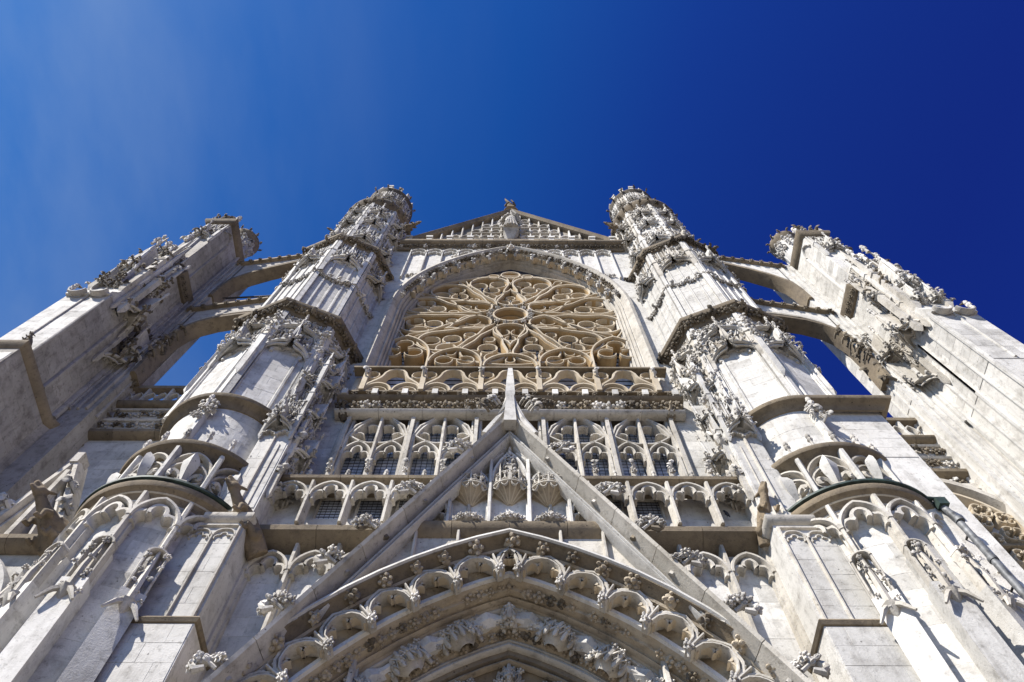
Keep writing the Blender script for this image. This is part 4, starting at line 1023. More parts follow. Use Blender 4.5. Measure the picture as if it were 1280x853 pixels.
def turret(s):
    SIDE[0] = s; rnd = random.Random(100 + s)
    side = 'left' if s < 0 else 'right'
    T = thing('stair_turret', (TX, TYC, G0), 'tall white stair turret %s of the rose window, %s' % (side, 'with a lead rainwater pipe' if s > 0 else 'beside the shaded pier'), 'turret', 'stair turrets flanking the rose window')
    R = 1.88; D = Drum(TX, TYC, R)
    lo = MB().revolve(TX, TYC, [(R, G0), (R, 14.1)], -1.9, 1.9, 48).build('drum', MW, T)
    ashlar(lo, D, -R * 1.35, R * 1.4, 8.0, 13.9, MW, .44, .9, .03, 31 + s)
    MUS = (-1.98, -1.05, -.12, .80, 1.72)
    for i, u in enumerate(MUS):
        MB().bar([(u, 9.0), (u, 13.1), (u, 13.85)], .11, 0, .34, D).mbox(D, u - .1, u + .1, 9, 13.0, 0, .2).build('mullion', MT, T)
        p = MB(); p.mbox(D, u - .21, u + .21, G0, 10.9, 0, .46, .0); p.mbox(D, u - .16, u + .16, 10.9, 11.9, 0, .3, .12)
        o = p.build('pilaster', MW, T)
        # arched canopy ornament on the pilaster front
        b = MB()
        for e in (-.17, .17): b.bar([(u + e, 10.6), (u + e, 11.95)], .05, .24, .44, D)
        b.bar(arc(u, 11.95, .17, pi, 0, 8), .06, .22, .46, D); b.tube([D.p(u, 10.55, .42), D.p(u, 11.2, .46), D.p(u, 12.25, .36)], [.09, .07, .02], 5)
        for e in (-1, 1): b.tube([D.p(u, 10.65, .44), D.p(u + e * .14, 10.45, .56), D.p(u + e * .26, 10.2, .6)], [.07, .06, .03], 5)
        b.revolve(*D.p(u, 0, .40)[:2], [(.04, 10.3), (.16, 10.5), (.2, 10.62), (.0, 10.66)], 0, 2 * pi, 8)
        oc = b.build('pilaster_canopy', MT, o)
        for k in range(9): inst(rnd.choice(CROCK + LEAF), 'carved_leaf', oc, D.p(u + rnd.uniform(-.2, .2), 10.55 + k * .18, .44), D.ang(u), rnd.uniform(.14, .24), rnd.uniform(-.4, .4), rnd.uniform(-1.5, 1.5))
        if i < 4:
            uc = u + (MUS[i + 1] - u) / 2
            MB().bar(pointed(uc, .45, 13.0, .68), .10, 0, .36, D).bar(trefoil(uc, .42, 12.9, 5, 1.35), .13, 0, .30, D).prism(
                [(uc - .48, 13.0)] + pointed(uc, .43, 13.0, .66)[1:-1] + [(uc + .48, 13.0), (uc + .48, 13.95), (uc - .48, 13.95)], D, 0, .1).build('arch_head', MT, T)
    e = MB().cornice(darc(R - .02, -105, 105, 40), 14.12, cove(.42, .42, .1)).build('eaves', MB_, T)
    for off, zz, rr in ((.06, 13.76, .05), (.2, 13.98, .035)): MB().cornice(darc(R + off, -100, 100, 40), zz, [(-.04, 0), (0, -rr), (rr, -rr * .6), (rr, rr * .5), (-.04, rr)]).build('eaves_roll', MT, T)
    MB().cornice(darc(R + .28, -105, 75, 40), 14.26, [(-.1, -.02), (.12, -.03), (.16, -.01), (.16, .05), (-.1, .08)]).build('copper_flashing', MCU, T)
    MB().tube([(6.75, 11.9, 14.22), (6.2, 11.35, 14.2)], .06, 6).build('copper_outlet', MCU, T)
    # fleur-de-lis stage
    R2 = 1.78; D2 = Drum(TX, TYC, R2)
    md = MB().revolve(TX, TYC, [(R2, 14.1), (R2, 18.8)], -1.9, 1.9, 48).build('drum', MW, T)
    for i in range(5):
        u = -2.0 + i * 1.0; MB().bar([(u, 14.2), (u, 15.95)], .13, 0, .32, D2).build('mullion', MW, md)
        if i < 4:
            uc = u + .5; t = MB(); t.bar(arc(uc, 15.02, .43, 0, 2 * pi, 18)[:-1], .08, 0, .2, D2, True); t.bar(arc(uc - .22, 15.15, .2, 0, 2 * pi, 10)[:-1], .06, 0, .16, D2, True); t.bar(arc(uc + .22, 15.15, .2, 0, 2 * pi, 10)[:-1], .06, 0, .16, D2, True)
            t.bar(pointed(uc, .46, 15.25, .62), .08, 0, .22, D2); t.build('tracery', MT, md); fleur(md, D2, uc, 15.02, .84)
    MB().cornice(darc(R2, -105, 105, 40), 16.12, cove(.38, .36, .1)).build('drum_cornice', MB_, T)
    for i in range(9):
        u = -2.1 + i * .53; inst(FINI[i % 3], 'fleuron', T, D2.p(u, 16.46, .3), D2.ang(u), .5, 0)
    ashlar(md, D2, -R2 * 1.4, R2 * 1.35, 16.2, 18.45, MW, .45, .95, .025, 41 + s)
    rb = MB(); rb.bar([(.1, 16.2), (.1, 18.1)], .16, 0, .2, D2); o = rb.build('rib', MW, md)
    for k in range(8): inst(rnd.choice(CROCK + LEAF), 'carved_leaf', o, D2.p(.1 + rnd.uniform(-.2, .2), 17.6 + k * .1, .25), .0, rnd.uniform(.25, .42), rnd.uniform(-.4, .4), rnd.uniform(-1.5, 1.5))
    inst(FINI[1], 'finial', o, D2.p(.1, 18.3, .3), 0, .6)
    arcp = darc(R2, -105, 105, 40)
    if s > 0:
        arcp = darc(R2, -105, 0, 20) + [(10.95, TYC - R2), (10.95, 13.2)]
        ext = MB().box(8.9, 10.95, 10.76, 13.3, G0, 18.8).build('flat_wing', MW, T); ashlar(ext, Plane(9.0, 10.76), 0.1, 1.9, 16.2, 18.5, MW, .45, .9, .02, 51)
    MB().cornice(arcp, 18.74, cove(.34, .34, .1)).build('drum_cornice', MB_, T)
    # octagon stages
    z1 = 25.5
    oct_stage(T, 2.38, 18.7, z1, [(22.4, 25.2, .42, 16, .42), (23.9, 25.45, .3, 8, .4)], 200 + s, 1)
    oct_cornice(T, 2.38, z1 + .5, .42, .55, 210 + s)
    for k in (-2, -1, 0, 1):      # pinnacles standing in front of the corners
        x, y = octv(2.5, k); p = MB(); p.spire(Plane(x, y, RAD(45 * k)), 0, 20.5, 25.2, 0, .12, waist=.62); o = p.build('pinnacle', MW, T)
        for q in range(7): inst(rnd.choice(CROCK), 'crocket', o, (x + rnd.uniform(-.1, .1), y - .1, 23.2 + q * .27), RAD(45 * k), rnd.uniform(.25, .38), 0, rnd.choice((-1, 1)))
    oct_stage(T, 2.3, 26.0, 35.2, [(32.2, 35.0, .4, 18, .42)], 220 + s, 4, 30.4)
    oct_cornice(T, 2.3, 35.55, .32, .55, 230 + s)
    oct_stage(T, 1.9, 35.6, 45.0, [(37.2, 39.8, .35, 12, .42), (40.2, 42.6, .35, 16, .45), (42.4, 44.8, .35, 16, .42)], 240 + s, 3, None, range(-3, 3), .55)
    MB().revolve(TX, OY, [(1.8, 44.6), (1.95, 44.85), (2.16, 45.1), (2.18, 45.35), (1.5, 45.6)], 0, 2 * pi, 40).build('round_cornice', MB_, T)
    R5 = 1.42; D5 = Drum(TX, OY, R5)
    td = MB().revolve(TX, OY, [(R5, 45.3), (R5, 50.4)], 0, 2 * pi, 40).build('crown_drum', MC, T)
    for tier, (a, b) in enumerate(((45.6, 47.9), (48.0, 50.2))):
        for i in range(-3, 4):
            u = i * .8 + (.4 if tier else 0); canopy(td, D5, u - .38, u + .38, a, b, .16, 4, .32, MW if i % 2 else MT, None, rnd)
    MB().revolve(TX, OY, [(1.38, 50.0), (1.5, 50.3), (1.62, 50.5), (1.62, 50.7), (1.1, 50.8)], 0, 2 * pi, 40).build('crown_cornice', MCB, T)
    for i in range(12):
        t = 2 * pi * i / 12; P = Drum(TX, OY, 1.5)
        o = MB().mbox(P, t * 1.5 - .13, t * 1.5 + .13, 50.7, 52.0, -.35, -.08).mbox(P, t * 1.5 - .17, t * 1.5 + .17, 51.9, 52.15, -.4, -.03).build('crown_post', MC if i % 2 else MW, T)
        inst(rnd.choice(CROCKB), 'crocket', T, P.p(t * 1.5, 50.6, .14), t, .34, .6)
    for i in range(24): 
        t = 2 * pi * i / 24; P = Drum(TX, OY, 2.1); inst(rnd.choice(CROCKB + LEAFB), 'carved_leaf', T, P.p(t * 2.1, 44.95, 0), t, .38, .4, rnd.uniform(-1, 1))

    # inner corner buttress
    B = 'corner_buttress'
    MB().box(6.05, 7.48, 10.72, 12.6, G0, 10.35).build(B, MW, T)
    MB().cornice([(7.6, 10.74), (6.07, 10.74), (6.07, 12.0)][::-1] if False else [(6.07, 12.0), (6.07, 10.74), (7.5, 10.74)], 10.42, [(0, -.1), (.06, -.08), (.1, 0), (.06, .06), (-.1, .16)]).build('set_off', MB_, T)
    b2 = MB().box(6.17, 7.45, 10.93, 12.6, 10.3, 13.75).build(B, MW, T)
    Pb = Plane(0, 10.93)
    ashlar(b2, Pb, 6.3, 7.4, 10.6, 13.3, MW, .45, .55, .02, 61 + s)
    Pc = Plane(0, 10.72); ashlar(b2, Pc, 6.07, 7.46, 7.6, 10.3, MW, .45, .7, .02, 62 + s)
    fr = MB(); fr.bar([(6.25, 10.55), (6.25, 13.45), (7.4, 13.45)], .07, 0, .07, Pb); fr.bar([(6.78, 10.55), (6.78, 13.1)], .06, 0, .08, Pb)
    for xc in (6.52, 7.08): fr.bar(pointed(xc, .25, 13.08, .22, 5), .05, 0, .08, Pb); fr.bar(trefoil(xc, .2, 12.98), .04, 0, .06, Pb)
    fr.build('blind_tracery', MT, b2)
    MB().cornice([(6.17, 12.0), (6.17, 10.93), (7.2, 10.93)], 13.75, [(0, -.16), (.05, -.15), (.14, -.04), (.14, .06), (0, .1)]).build('buttress_cap', MT, T)
    # above the cornice
    b3 = MB().box(6.22, 7.12, 11.05, 12.6, 13.7, 18.0).build(B, MW, T)
    P3 = Plane(0, 11.05); ashlar(b3, P3, 6.26, 7.1, 14.3, 17.7, MW, .45, .55, .02, 63 + s)
    f3 = MB(); f3.bar([(6.66, 14), (6.66, 17.5)], .07, 0, .09, P3); f3.bar([(6.44, 17.1), (6.44, 14)], .04, 0, .05, P3); f3.build('blind_tracery', MT, b3)
    for xc in (6.44, 6.89): MB().bar(trefoil(xc, .2, 17.5), .07, 0, .14, P3).build('arch_head', MT, b3)
    cc = canopy(b3, P3, 6.24, 7.1, 17.7, 19.6, .5, 16, .38, MW, None, rnd)
    b4 = MB().box(6.5, 7.25, 11.4, 12.7, 18.0, 21.6).build(B, MW, T)
    P4 = Plane(0, 11.4)
    canopy(b4, P4, 6.5, 7.2, 19.3, 21.2, .35, 14, .38, MW, None, rnd); canopy(b4, P4, 6.5, 7.1, 21.0, 23.4, .3, 14, .36, MW, None, rnd)
    MB().spire(P4, 6.85, 21.0, 24.6, -.2, .17, waist=.5).build('pinnacle', MW, T)
    MI = Plane(6.22, 0, -pi / 2)     # inner face, looks toward the rose: u runs toward the viewer
    for a, b_, sz in ((17.2, 19.4, .42), (19.4, 21.6, .4), (21.4, 23.6, .38)):
        M2 = Plane(6.22 + (.25 if a > 18 else 0), 0, -pi / 2); canopy(b3, M2, -12.35, -11.25, a, b_, .4, 9, sz * .85, MW, None, rnd)
    for zc in (16.0, 17.6):
        inst(rnd.choice(CROCK), 'crocket', b3, (6.15, 11.2, zc), -.8, .5); inst(rnd.choice(CROCK), 'crocket', b3, (6.15, 11.7, zc), -1.3, .45)
    canopy(b3, MI, -12.3, -11.2, 15.3, 17.2, .3, 10, .36, MT, None, rnd)
    for i in range(12): inst(rnd.choice(LEAF + CROCK), 'carved_leaf', b4, (rnd.uniform(6.2, 7.3), 11.25 + rnd.uniform(-.15, .15), rnd.uniform(18.6, 24.2)), rnd.uniform(-.9, .3), rnd.uniform(.25, .45), rnd.uniform(-.5, .5), rnd.uniform(-1.5, 1.5))
    if s > 0:
        MB().cornice([(5.2, 12.4), (5.9, 12.4), (5.9, 11.9)][::-1], 17.2, [(0, 0), (.1, 0), (.2, .2), (.0, .4)]) 
    MB().box(5.5, 6.3, 12.0, 12.5, 16.1, 16.75).build('set_off_block', MT, T)
    SIDE[0] = 1
    return T
TL = turret(-1); TRt = turret(1)

# ------------------------------------------------------------------ outer piers
def pier(s):
    SIDE[0] = s; rnd = random.Random(300 + s); side = 'left' if s < 0 else 'right'
    dz = 0 if s < 0 else -1.4
    dkb = s < 0
    P = thing('buttress_pier', (15.8, 11, G0), ('massive stepped stone pier at the left edge, its inner face in shade' if s < 0 else 'massive stepped stone pier at the right edge, its inner face sunlit'), 'pier', 'outer buttress piers')
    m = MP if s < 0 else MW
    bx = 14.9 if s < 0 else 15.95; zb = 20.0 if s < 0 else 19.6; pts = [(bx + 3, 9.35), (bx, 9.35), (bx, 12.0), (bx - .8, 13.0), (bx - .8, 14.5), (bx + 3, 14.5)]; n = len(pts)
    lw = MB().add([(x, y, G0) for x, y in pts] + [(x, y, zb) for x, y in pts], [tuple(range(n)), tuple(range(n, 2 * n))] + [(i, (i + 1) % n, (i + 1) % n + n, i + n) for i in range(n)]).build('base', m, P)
    IF = Plane(bx, 0, -pi / 2)
    ashlar(lw, IF, -11.95, -9.4, 14.5, 19.5, m, .5, .9, .02, 70 + s)
    ashlar(lw, Plane(0, 9.35), bx + .05, bx + 2.9, 16, 19.5, MW, .5, .95, .02, 71 + s)
    MB().cornice([(bx - .9, 13.2), (bx, 12.0), (bx, 9.35), (bx + 3, 9.35)], zb, [(0, -.24), (.06, -.2), (.13, -.08), (.16, .0), (.15, .08), (-.2, .25)]).build('string_course', MB_, P)
    # shaft
    t1 = 25.3 + dz
    sh = MB().box(15.0, 16.65, 9.75, 13.4, 20 if s < 0 else 15, t1).build('shaft', m, P)
    I2 = Plane(15.0, 0, -pi / 2); F2 = Plane(0, 9.75)
    ashlar(sh, I2, -12.6, -9.8, 20.3, t1, m, .48, .95, .02, 72 + s); ashlar(sh, F2, 15.0, 16.65, 20.2, t1 - .1, MW, .48, .8, .02, 73 + s)
    st = MB()
    st.bar([(-9.75, 20.3), (-9.75, t1)], .12, 0, .06, I2); st.bar([(-11.0, 20.3), (-11.0, t1 + 4)], .16, 0, .12, I2); st.bar([(-12.1, 20.3), (-12.1, t1 + 5)], .2, 0, .18, I2)
    st.bar([(15.8, 20.3), (15.8, t1)], .1, 0, .07, F2); st.build('pilaster_strip', m, P)
    # concave sloping weathering above the front
    sl = MB(); prof = [(9.62, t1 - .1), (9.62, t1 + .1), (9.8, t1 + .5), (9.95, t1 + 1.3), (10.05, t1 + 2.3), (10.1, t1 + 3.2), (10.6, t1 + 3.2), (10.6, t1 - .1)]
    for x0, x1 in ((15.0, 15.78), (15.84, 16.65)):
        sl.add([(x0, y, z) for y, z in prof] + [(x1, y, z) for y, z in prof], [tuple(range(8)), tuple(range(8, 16))] + [(i, (i + 1) % 8, (i + 1) % 8 + 8, i + 8) for i in range(8)])
    sl.build('weathering', MW, P)
    for x0 in (15.42, 16.24): MB().bar(arc(x0, t1 + .06, .3, pi, 2 * pi, 8), .09, -.02, .2, Plane(0, 9.66)).build('cusped_edge', MC, P)
    for i in range(5): inst(rnd.choice(CROCKB if i % 2 else CROCK), 'crocket', P, (16.66, 9.7 + .08 * i, t1 + .3 + .62 * i), .6, .32, 0, .8)
    inst(rnd.choice(FINI), 'finial', P, (16.65, 9.6, t1 + .4), 0, .6)
    # middle stage
    z2 = 31.0 + dz
    mid = MB().box(15.0, 16.5, 10.15, 13.4, t1, z2 + .8).build('shaft', m, P)
    ashlar(mid, I2, -12.7, -10.2, t1 + .1, z2, m, .48, .9, .02, 74 + s)
    F3 = Plane(0, 10.15)
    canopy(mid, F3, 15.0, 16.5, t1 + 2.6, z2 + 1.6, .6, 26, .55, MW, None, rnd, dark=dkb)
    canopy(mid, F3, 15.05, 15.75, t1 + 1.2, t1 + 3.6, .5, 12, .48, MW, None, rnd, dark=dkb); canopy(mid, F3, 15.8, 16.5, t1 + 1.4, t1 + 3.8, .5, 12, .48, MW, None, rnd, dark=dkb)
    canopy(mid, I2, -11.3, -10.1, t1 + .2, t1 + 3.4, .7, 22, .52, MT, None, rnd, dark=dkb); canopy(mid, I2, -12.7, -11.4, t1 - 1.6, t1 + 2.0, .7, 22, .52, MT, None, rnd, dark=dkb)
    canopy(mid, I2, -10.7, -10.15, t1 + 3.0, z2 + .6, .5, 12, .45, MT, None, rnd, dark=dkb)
    sp = MB(); sp.spire(F3, 15.1, t1 + 1.0, z2 + 2.2, .25, .15, waist=.5); sp.spire(F3, 16.4, t1 + 1.2, z2 + 2.4, .25, .15, waist=.5); sp.spire(I2, -10.3, t1, z2 + .5, .25, .14, waist=.5); o = sp.build('pinnacle', MT, P)
    for x, yy in ((15.1, 9.85), (16.4, 9.85), (14.7, 10.3)):
        for q in range(5): inst(rnd.choice(CROCKB + CROCK), 'crocket', o, (x + rnd.uniform(-.15, .15), yy, t1 + 3.2 + q * .5), rnd.uniform(-1, .4), rnd.uniform(.3, .45), 0, rnd.choice((-1, 1)))
    for k in range(4): inst(rnd.choice(FINI), 'finial', o, (rnd.uniform(14.7, 16.6), 9.8, z2 + .3 + k * .6), 0, .75)
    for i in range(8):      # gnarled carved beasts and foliage breaking the outline
        inst(rnd.choice(CROCKB if rnd.random() < .6 else CROCK), 'crocket', P, (16.5 + rnd.uniform(-.1, .2), 10.0 + rnd.uniform(-.1, .2), t1 + 2.4 + i * .84), rnd.uniform(-.4, 1.2), rnd.uniform(.35, .6), 0, rnd.uniform(.2, 1.4))
    MB().cornice([(15.0, 12.7), (15.0, 10.75)], z2, [(0, -.5), (.12, -.46), (.3, -.1), (.32, .1), (0, .3)]).build('ledge', MB_, P)
    for i in range(6): inst(rnd.choice(LEAFB), 'carved_leaf', P, (14.82, 10.95 + i * .3, z2 - .25), -pi / 2, .34, .4, rnd.uniform(-1, 1))
    # upper stage
    z3 = 38.0 + dz * 1.3
    up = MB().box(15.0, 16.25, 10.45, 12.9, z2 - .2, z3).build('shaft', m, P)
    ashlar(up, I2, -12.75, -10.5, z2 + .3, z3 - .4, m, .5, .9, .02, 75 + s)
    F4 = Plane(0, 10.45)
    MB().bar([(-11.3, z2 + .3), (-11.3, z3 - 1)], .14, 0, .1, I2).bar([(-12.3, z2 + .3), (-12.3, z3)], .16, 0, .14, I2).bar(pointed(-10.9, .35, z3 - 1.4, .7), .09, 0, .12, I2).build('pilaster_strip', m, P)
    MB().bar([(15.4, z2), (15.7, z3 - 2.2), (15.62, z3 - .6)], .1, 0, .1, F4).bar([(15.9, z2), (15.62, z3 - .6)], .1, 0, .1, F4).build('ogee_strip', MW, P)
    canopy(up, F4, 15.05, 16.2, z3 - 3.0, z3 - .4, .35, 10, .42, MW, None, rnd, dark=dkb)
    MB().cornice([(15.0, 12.9), (15.0, 10.45), (16.25, 10.45), (16.25, 12.9)], z3, [(0, -.4), (.08, -.36), (.22, -.08), (.24, .15), (0, .3)]).build('cap', MB_, P)
    for i in range(9): inst(rnd.choice(CROCKB + FINI), 'crocket', P, (14.9 + rnd.uniform(0, 1.3), 10.4, z3 + .3 + rnd.uniform(0, .5)), rnd.uniform(-1, 1), rnd.uniform(.4, .6), 0, rnd.uniform(-.8, .8))
    inst(FINI[0], 'finial', P, (14.95, 10.4, z3 + .55), 0, .9); inst(FINI[1], 'finial', P, (16.25, 10.4, z3 + .45), 0, .8)
    for i in range(3): inst(rnd.choice(CROCKB + CROCK), 'crocket', P, (16.3, 10.4, z2 + 2.5 + i * 1.5), .8, .5, 0, .9)
    # block that receives the flying buttresses
    ab = MB().box(14.0, 15.3, 12.2, 13.4, 15.1, 36.6).build('abutment', m, P)
    A2f = Plane(0, 12.2); ashlar(ab, A2f, 14.05, 14.98, 24.0, 36.5, m, .5, .92, .02, 76 + s); ashlar(ab, Plane(14.0, 0, -pi / 2), -13.35, -12.25, 22, 30, m, .5, 1.1, .02, 77 + s)
    ms = MB()
    for x in (14.22, 14.5, 14.78): ms.bar([(x, 15.2 if s > 0 else 21), (x, 36.2)], .08, 0, .1, A2f)
    for u in (-12.5, -12.9): ms.bar([(u, 15.2 if s > 0 else 21), (u, 30)], .12, 0, .08, Plane(14.0, 0, -pi / 2))
    if s > 0:
        for u, w in ((-9.78, .14), (-10.4, .09), (-11.0, .18), (-11.5, .09), (-12.0, .18)): ms.bar([(u, 15.2), (u, t1)], w, 0, .12, I2)
    ms.build('moulded_strip', m, P)
    for i in range(12): inst(rnd.choice(CROCKB), 'crocket', ab, (13.98, 12.2 + rnd.uniform(0, .5), 23.5 + i * .45), -.8, rnd.uniform(.4, .6), 0, rnd.uniform(-1, 1))
    canopy(ab, Plane(0, 12.2), 14.0, 15.0, 24.5, 27.4, .6, 14, .45, MT, None, rnd, dark=dkb)
    if s > 0:   # big nodding ogee canopies on the sunlit inner face
        for (u0, u1, a, b_) in ((-11.2, -9.85, 20.6, 23.2),): pass
        MB().box(14.86, 15.05, 12.2, 12.9, 21.0, 21.6).build('corbel', MB_, P)
    SIDE[0] = 1
PL, PRr = pier(-1), pier(1)

# ------------------------------------------------------------------ flying buttresses
def flyer(s, upper):
    SIDE[0] = s; rnd = random.Random(400 + s + upper); side = 'left' if s < 0 else 'right'
    if upper: A, Bp, sf, lab = (14.4, 36.1), (10.4, 38.0), [(14.05, 31.5), (14.0, 32.8), (13.85, 33.7), (13.3, 34.6), (12.5, 35.5), (11.6, 36.3), (10.4, 37.0)], 'upper'
    else: A, Bp, sf, lab = (14.4, 29.7), (10.4, 31.45), [(13.9, 23.6), (14.0, 25.4), (13.98, 26.8), (13.75, 27.7), (13.4, 28.3), (12.8, 28.8), (12.0, 29.15), (11.2, 29.4), (10.4, 29.6)], 'lower'
    F = thing('flying_buttress', (12.4, 12.7, A[1] - 3), '%s flying buttress arching across to the %s stair turret%s' % (lab, side, ', above the iron tie rods' if (upper and s < 0) else ''), 'flying buttress', 'flying buttresses between turrets and piers')
    M = Plane(0, 12.2)
    poly = [A, Bp] + list(reversed(sf))
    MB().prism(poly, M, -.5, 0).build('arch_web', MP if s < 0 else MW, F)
    mid = [(x + .28 * (0 if i > 3 else .6), z + .42) for i, (x, z) in enumerate(sf)]
    MB().bar(sf, .26, -.55, .14, M).build('arch_ring', MB_, F); MB().bar([(x - .05, z + .34) for x, z in sf[1:]], .14, -.1, .12, M).bar([(x - .09, z + .62) for x, z in sf[2:]], .08, -.1, .06, M).build('arch_mould', MT, F)
    MB().sweep([A, Bp], [(-.24, -.55), (-.24, .04), (-.12, .16), (.07, .18), (.14, .0), (.14, -.55)], M).build('coping', MB_, F)
    for i in range(9):
        t = (i + .5) / 9; inst(rnd.choice(LEAFB), 'carved_leaf', F, M.p(A[0] + (Bp[0] - A[0]) * t, A[1] + (Bp[1] - A[1]) * t - .1, .2), 0, .3, .2, rnd.uniform(-1, 1))
    if not upper:
        for i in range(5): inst(rnd.choice(CROCKB), 'crocket', F, M.p(13.9 - .1 * i, 25.2 + i * .5, .1), -.5, .5, 0, 1)
    SIDE[0] = 1
for s in (-1, 1):
    flyer(s, True); flyer(s, False)
for i, (za, zb, lab_) in enumerate(((33.0, 33.6, 'nearest thin iron tie rod under the upper left flying buttress'), (33.45, 34.0, 'topmost thin iron tie rod under the upper left flying buttress'), (33.1, 33.5, 'lowest thin iron tie rod under the upper left flying buttress'))):
    o = MB().tube([(-14.1, 12.6 + .2 * i, za - .6), (-10.4, 12.6 + .2 * i, zb - .6)], .028, 6).build('tie_rod', MFE)
    tag(o, lab_, 'tie rod', 'tie rods under the upper left flying buttress')

# ------------------------------------------------------------------ link walls with balustrade, between turret and pier
def link(s):
    SIDE[0] = s; rnd = random.Random(500 + s); side = 'left' if s < 0 else 'right'
    K = thing('aisle_wall', (12.5, 13, G0), ('plain friezed wall half in shadow between left turret and left pier' if s < 0 else 'friezed wall over a traceried window arch between right turret and right pier'), 'wall')
    W = Plane(0, 13.0); dl = 0 if s < 0 else -2.1
    w = MB().box(10.3, 15.2, 13.0, 13.8, G0, 23.0 + dl).build('wall', MW, K)
    ashlar(w, W, 10.6, 14.4, 14.2 if s < 0 else 17.9, 20.2 + dl, MW, .5, .95, .02, 80 + s)
    cornice_stones(K, [(10.4, 13), (15.6 if s > 0 else 14.6, 13)], 20.5 + dl, [(0, -.14), (.16, -.12), (.3, -.02), (.32, .1), (0, .2)], MB_, 'string_course', 1.4)
    for z in (21.05 + dl, 21.75 + dl):
        f = MB().box(10.4, 14.7, 12.86, 13.1, z - .24, z + .24).build('frieze', MT, K)
        for i in range(16): inst(rnd.choice(LEAFB + CROCKB + LEAF), 'carved_leaf', f, (10.6 + i * .26, 12.84, z + rnd.uniform(-.06, .06)), 0, rnd.uniform(.3, .42), .2, rnd.uniform(-1.5, 1.5))
        cornice_stones(K, [(10.4, 12.95), (14.7, 12.95)], z + .3, [(0, -.06), (.16, -.05), (.2, .02), (.0, .06)], MT, 'fillet', 1.4)
    cornice_stones(K, [(10.4, 12.95), (14.8, 12.95)], 22.35 + dl, [(0, -.12), (.2, -.1), (.3, 0), (.32, .1), (0, .16)], MB_, 'coping', 1.4)
    BPl = Plane(0, 12.85)
    for i in range(5):
        x = 10.75 + i * .86
        MB().bar([(x, 22.45 + dl), (x, 23.5 + dl)], .12, -.1, .12, BPl).build('baluster', MW, K)
        t = MB()
        for q in (.22, .64): t.bar(pointed(x + q, .2, 22.85 + dl, .4, 5), .07, -.1, .08, BPl); t.bar(arc(x + q, 22.78 + dl, .18, pi, 2 * pi, 6), .06, -.1, .06, BPl)
        t.build('tracery', MT, K)
    MB().box(10.4, 15, 12.7, 13.0, 23.5 + dl, 23.68 + dl).build('top_rail', MB_, K)
    if s > 0:
        A = arch3((12.0, 17.9), (13.45, 17.25), (14.6, 15.7), 12) if False else None
        cx, cz, r = circle3((12.0, 17.95), (13.55, 17.3), (14.4, 15.9)); pa = arc(cx, cz, r, 1.9, .05, 16)
        MB().bar(pa, .34, -.1, .42, W).build('window_arch', MT, K); MB().bar([(cx + (x - cx) * .86, cz + (z - cz) * .86) for x, z in pa], .14, -.1, .3, W).build('window_arch', MRW, K)
        gl = MB().prism([(cx + (x - cx) * .84, cz + (z - cz) * .84) for x, z in pa] + [(14.0, 12), (11, 12)], W, -.1, .01).build('glass_pane', MGL, K)
        for (x, z, q) in ((13.3, 16.5, .3), (13.75, 16.15, .26), (13.05, 16.05, .28), (12.6, 16.6, .3), (13.6, 15.5, .32), (12.9, 15.3, .32), (13.3, 14.6, .3), (13.8, 14.8, .28)):
            t = MB(); 
            for k in range(4): t.bar(arc(x + q * .48 * cos(k * pi / 2 + .5), z + q * .48 * sin(k * pi / 2 + .5), q * .5, k * pi / 2 + .5 - 2.2, k * pi / 2 + .5 + 2.2, 8), .06, 0, .3, W)
            t.build('quatrefoil', MRW, K)
        MB().bar([(11.5, 15.0), (14.3, 15.0)], .16, 0, .34, W).build('transom', MB_, K)
        for dx, dz in ((-.25, 0), (.22, -.08), (0, .2)): MB().bar(arc(14.45 + dx, 17.8 + dz, .2, 0, 2 * pi, 12)[:-1], .06, 0, .08, W, True).build('blind_trefoil', MR, K)
        MB().box(11, 14.6, 12.8, 13.1, 17.65, 17.9).build('band', MT, K)
        for i in range(12): inst(rnd.choice(LEAFB + CROCK), 'carved_leaf', K, (11.0 + i * .34, 12.92, 18.1), 0, .32, .2, rnd.uniform(-1, 1))
    SIDE[0] = 1
link(-1); link(1)

# ------------------------------------------------------------------ low gabled aisle window at the left edge
SIDE[0] = -1
SG = thing('aisle_gable', (12.2, 11.6, G0), 'steep little stone gable with a round traceried window at the lower left edge', 'gable')
S = Plane(0, 11.7)
MB().box(10.6, 15, 11.72, 13, G0, 13.6).build('wall', MW, SG)
cornice_stones(SG, [(10.6, 11.7), (14.5, 11.7)], 13.55, [(0, -.2), (.2, -.16), (.34, 0), (.34, .14), (0, .2)], MB_, 'cornice', 1.3)
MB().bar([(10.9, 13.7), (12.15, 17.0), (13.3, 12.0)], .3, -.35, .25, S).bar([(11.1, 13.7), (12.15, 16.2), (13.1, 12.0)], .14, -.3, .1, S).build('raking_mould', MT, SG)
MB().prism([(11.0, 13.7), (13.1, 13.7), (12.15, 16.6)], S, -.4, -.2).build('gable_panel', MW, SG)
MB().bar([(12.05, 13.6), (12.05, 16.4)], .22, -.2, .3, S).bar([(11.6, 13.6), (11.95, 15.4)], .12, -.2, .12, S).build('tracery_bar', MT, SG)
MB().mbox(S, 12.03, 12.25, 16.8, 17.25, -.15, .3).build('broken_finial', MP, SG)
for p in ((11.55, 11.5, 15.7), (11.2, 11.5, 14.8), (12.75, 11.5, 14.9), (12.95, 11.5, 14.0)): inst(RND.choice(CROCK), 'crocket', SG, p, 0, .6, 0, .7); inst(RND.choice(LEAF), 'carved_leaf', SG, p, 0, .45)
pa = pointed(12.35, 1.5, 11.0, 2.2, 10)
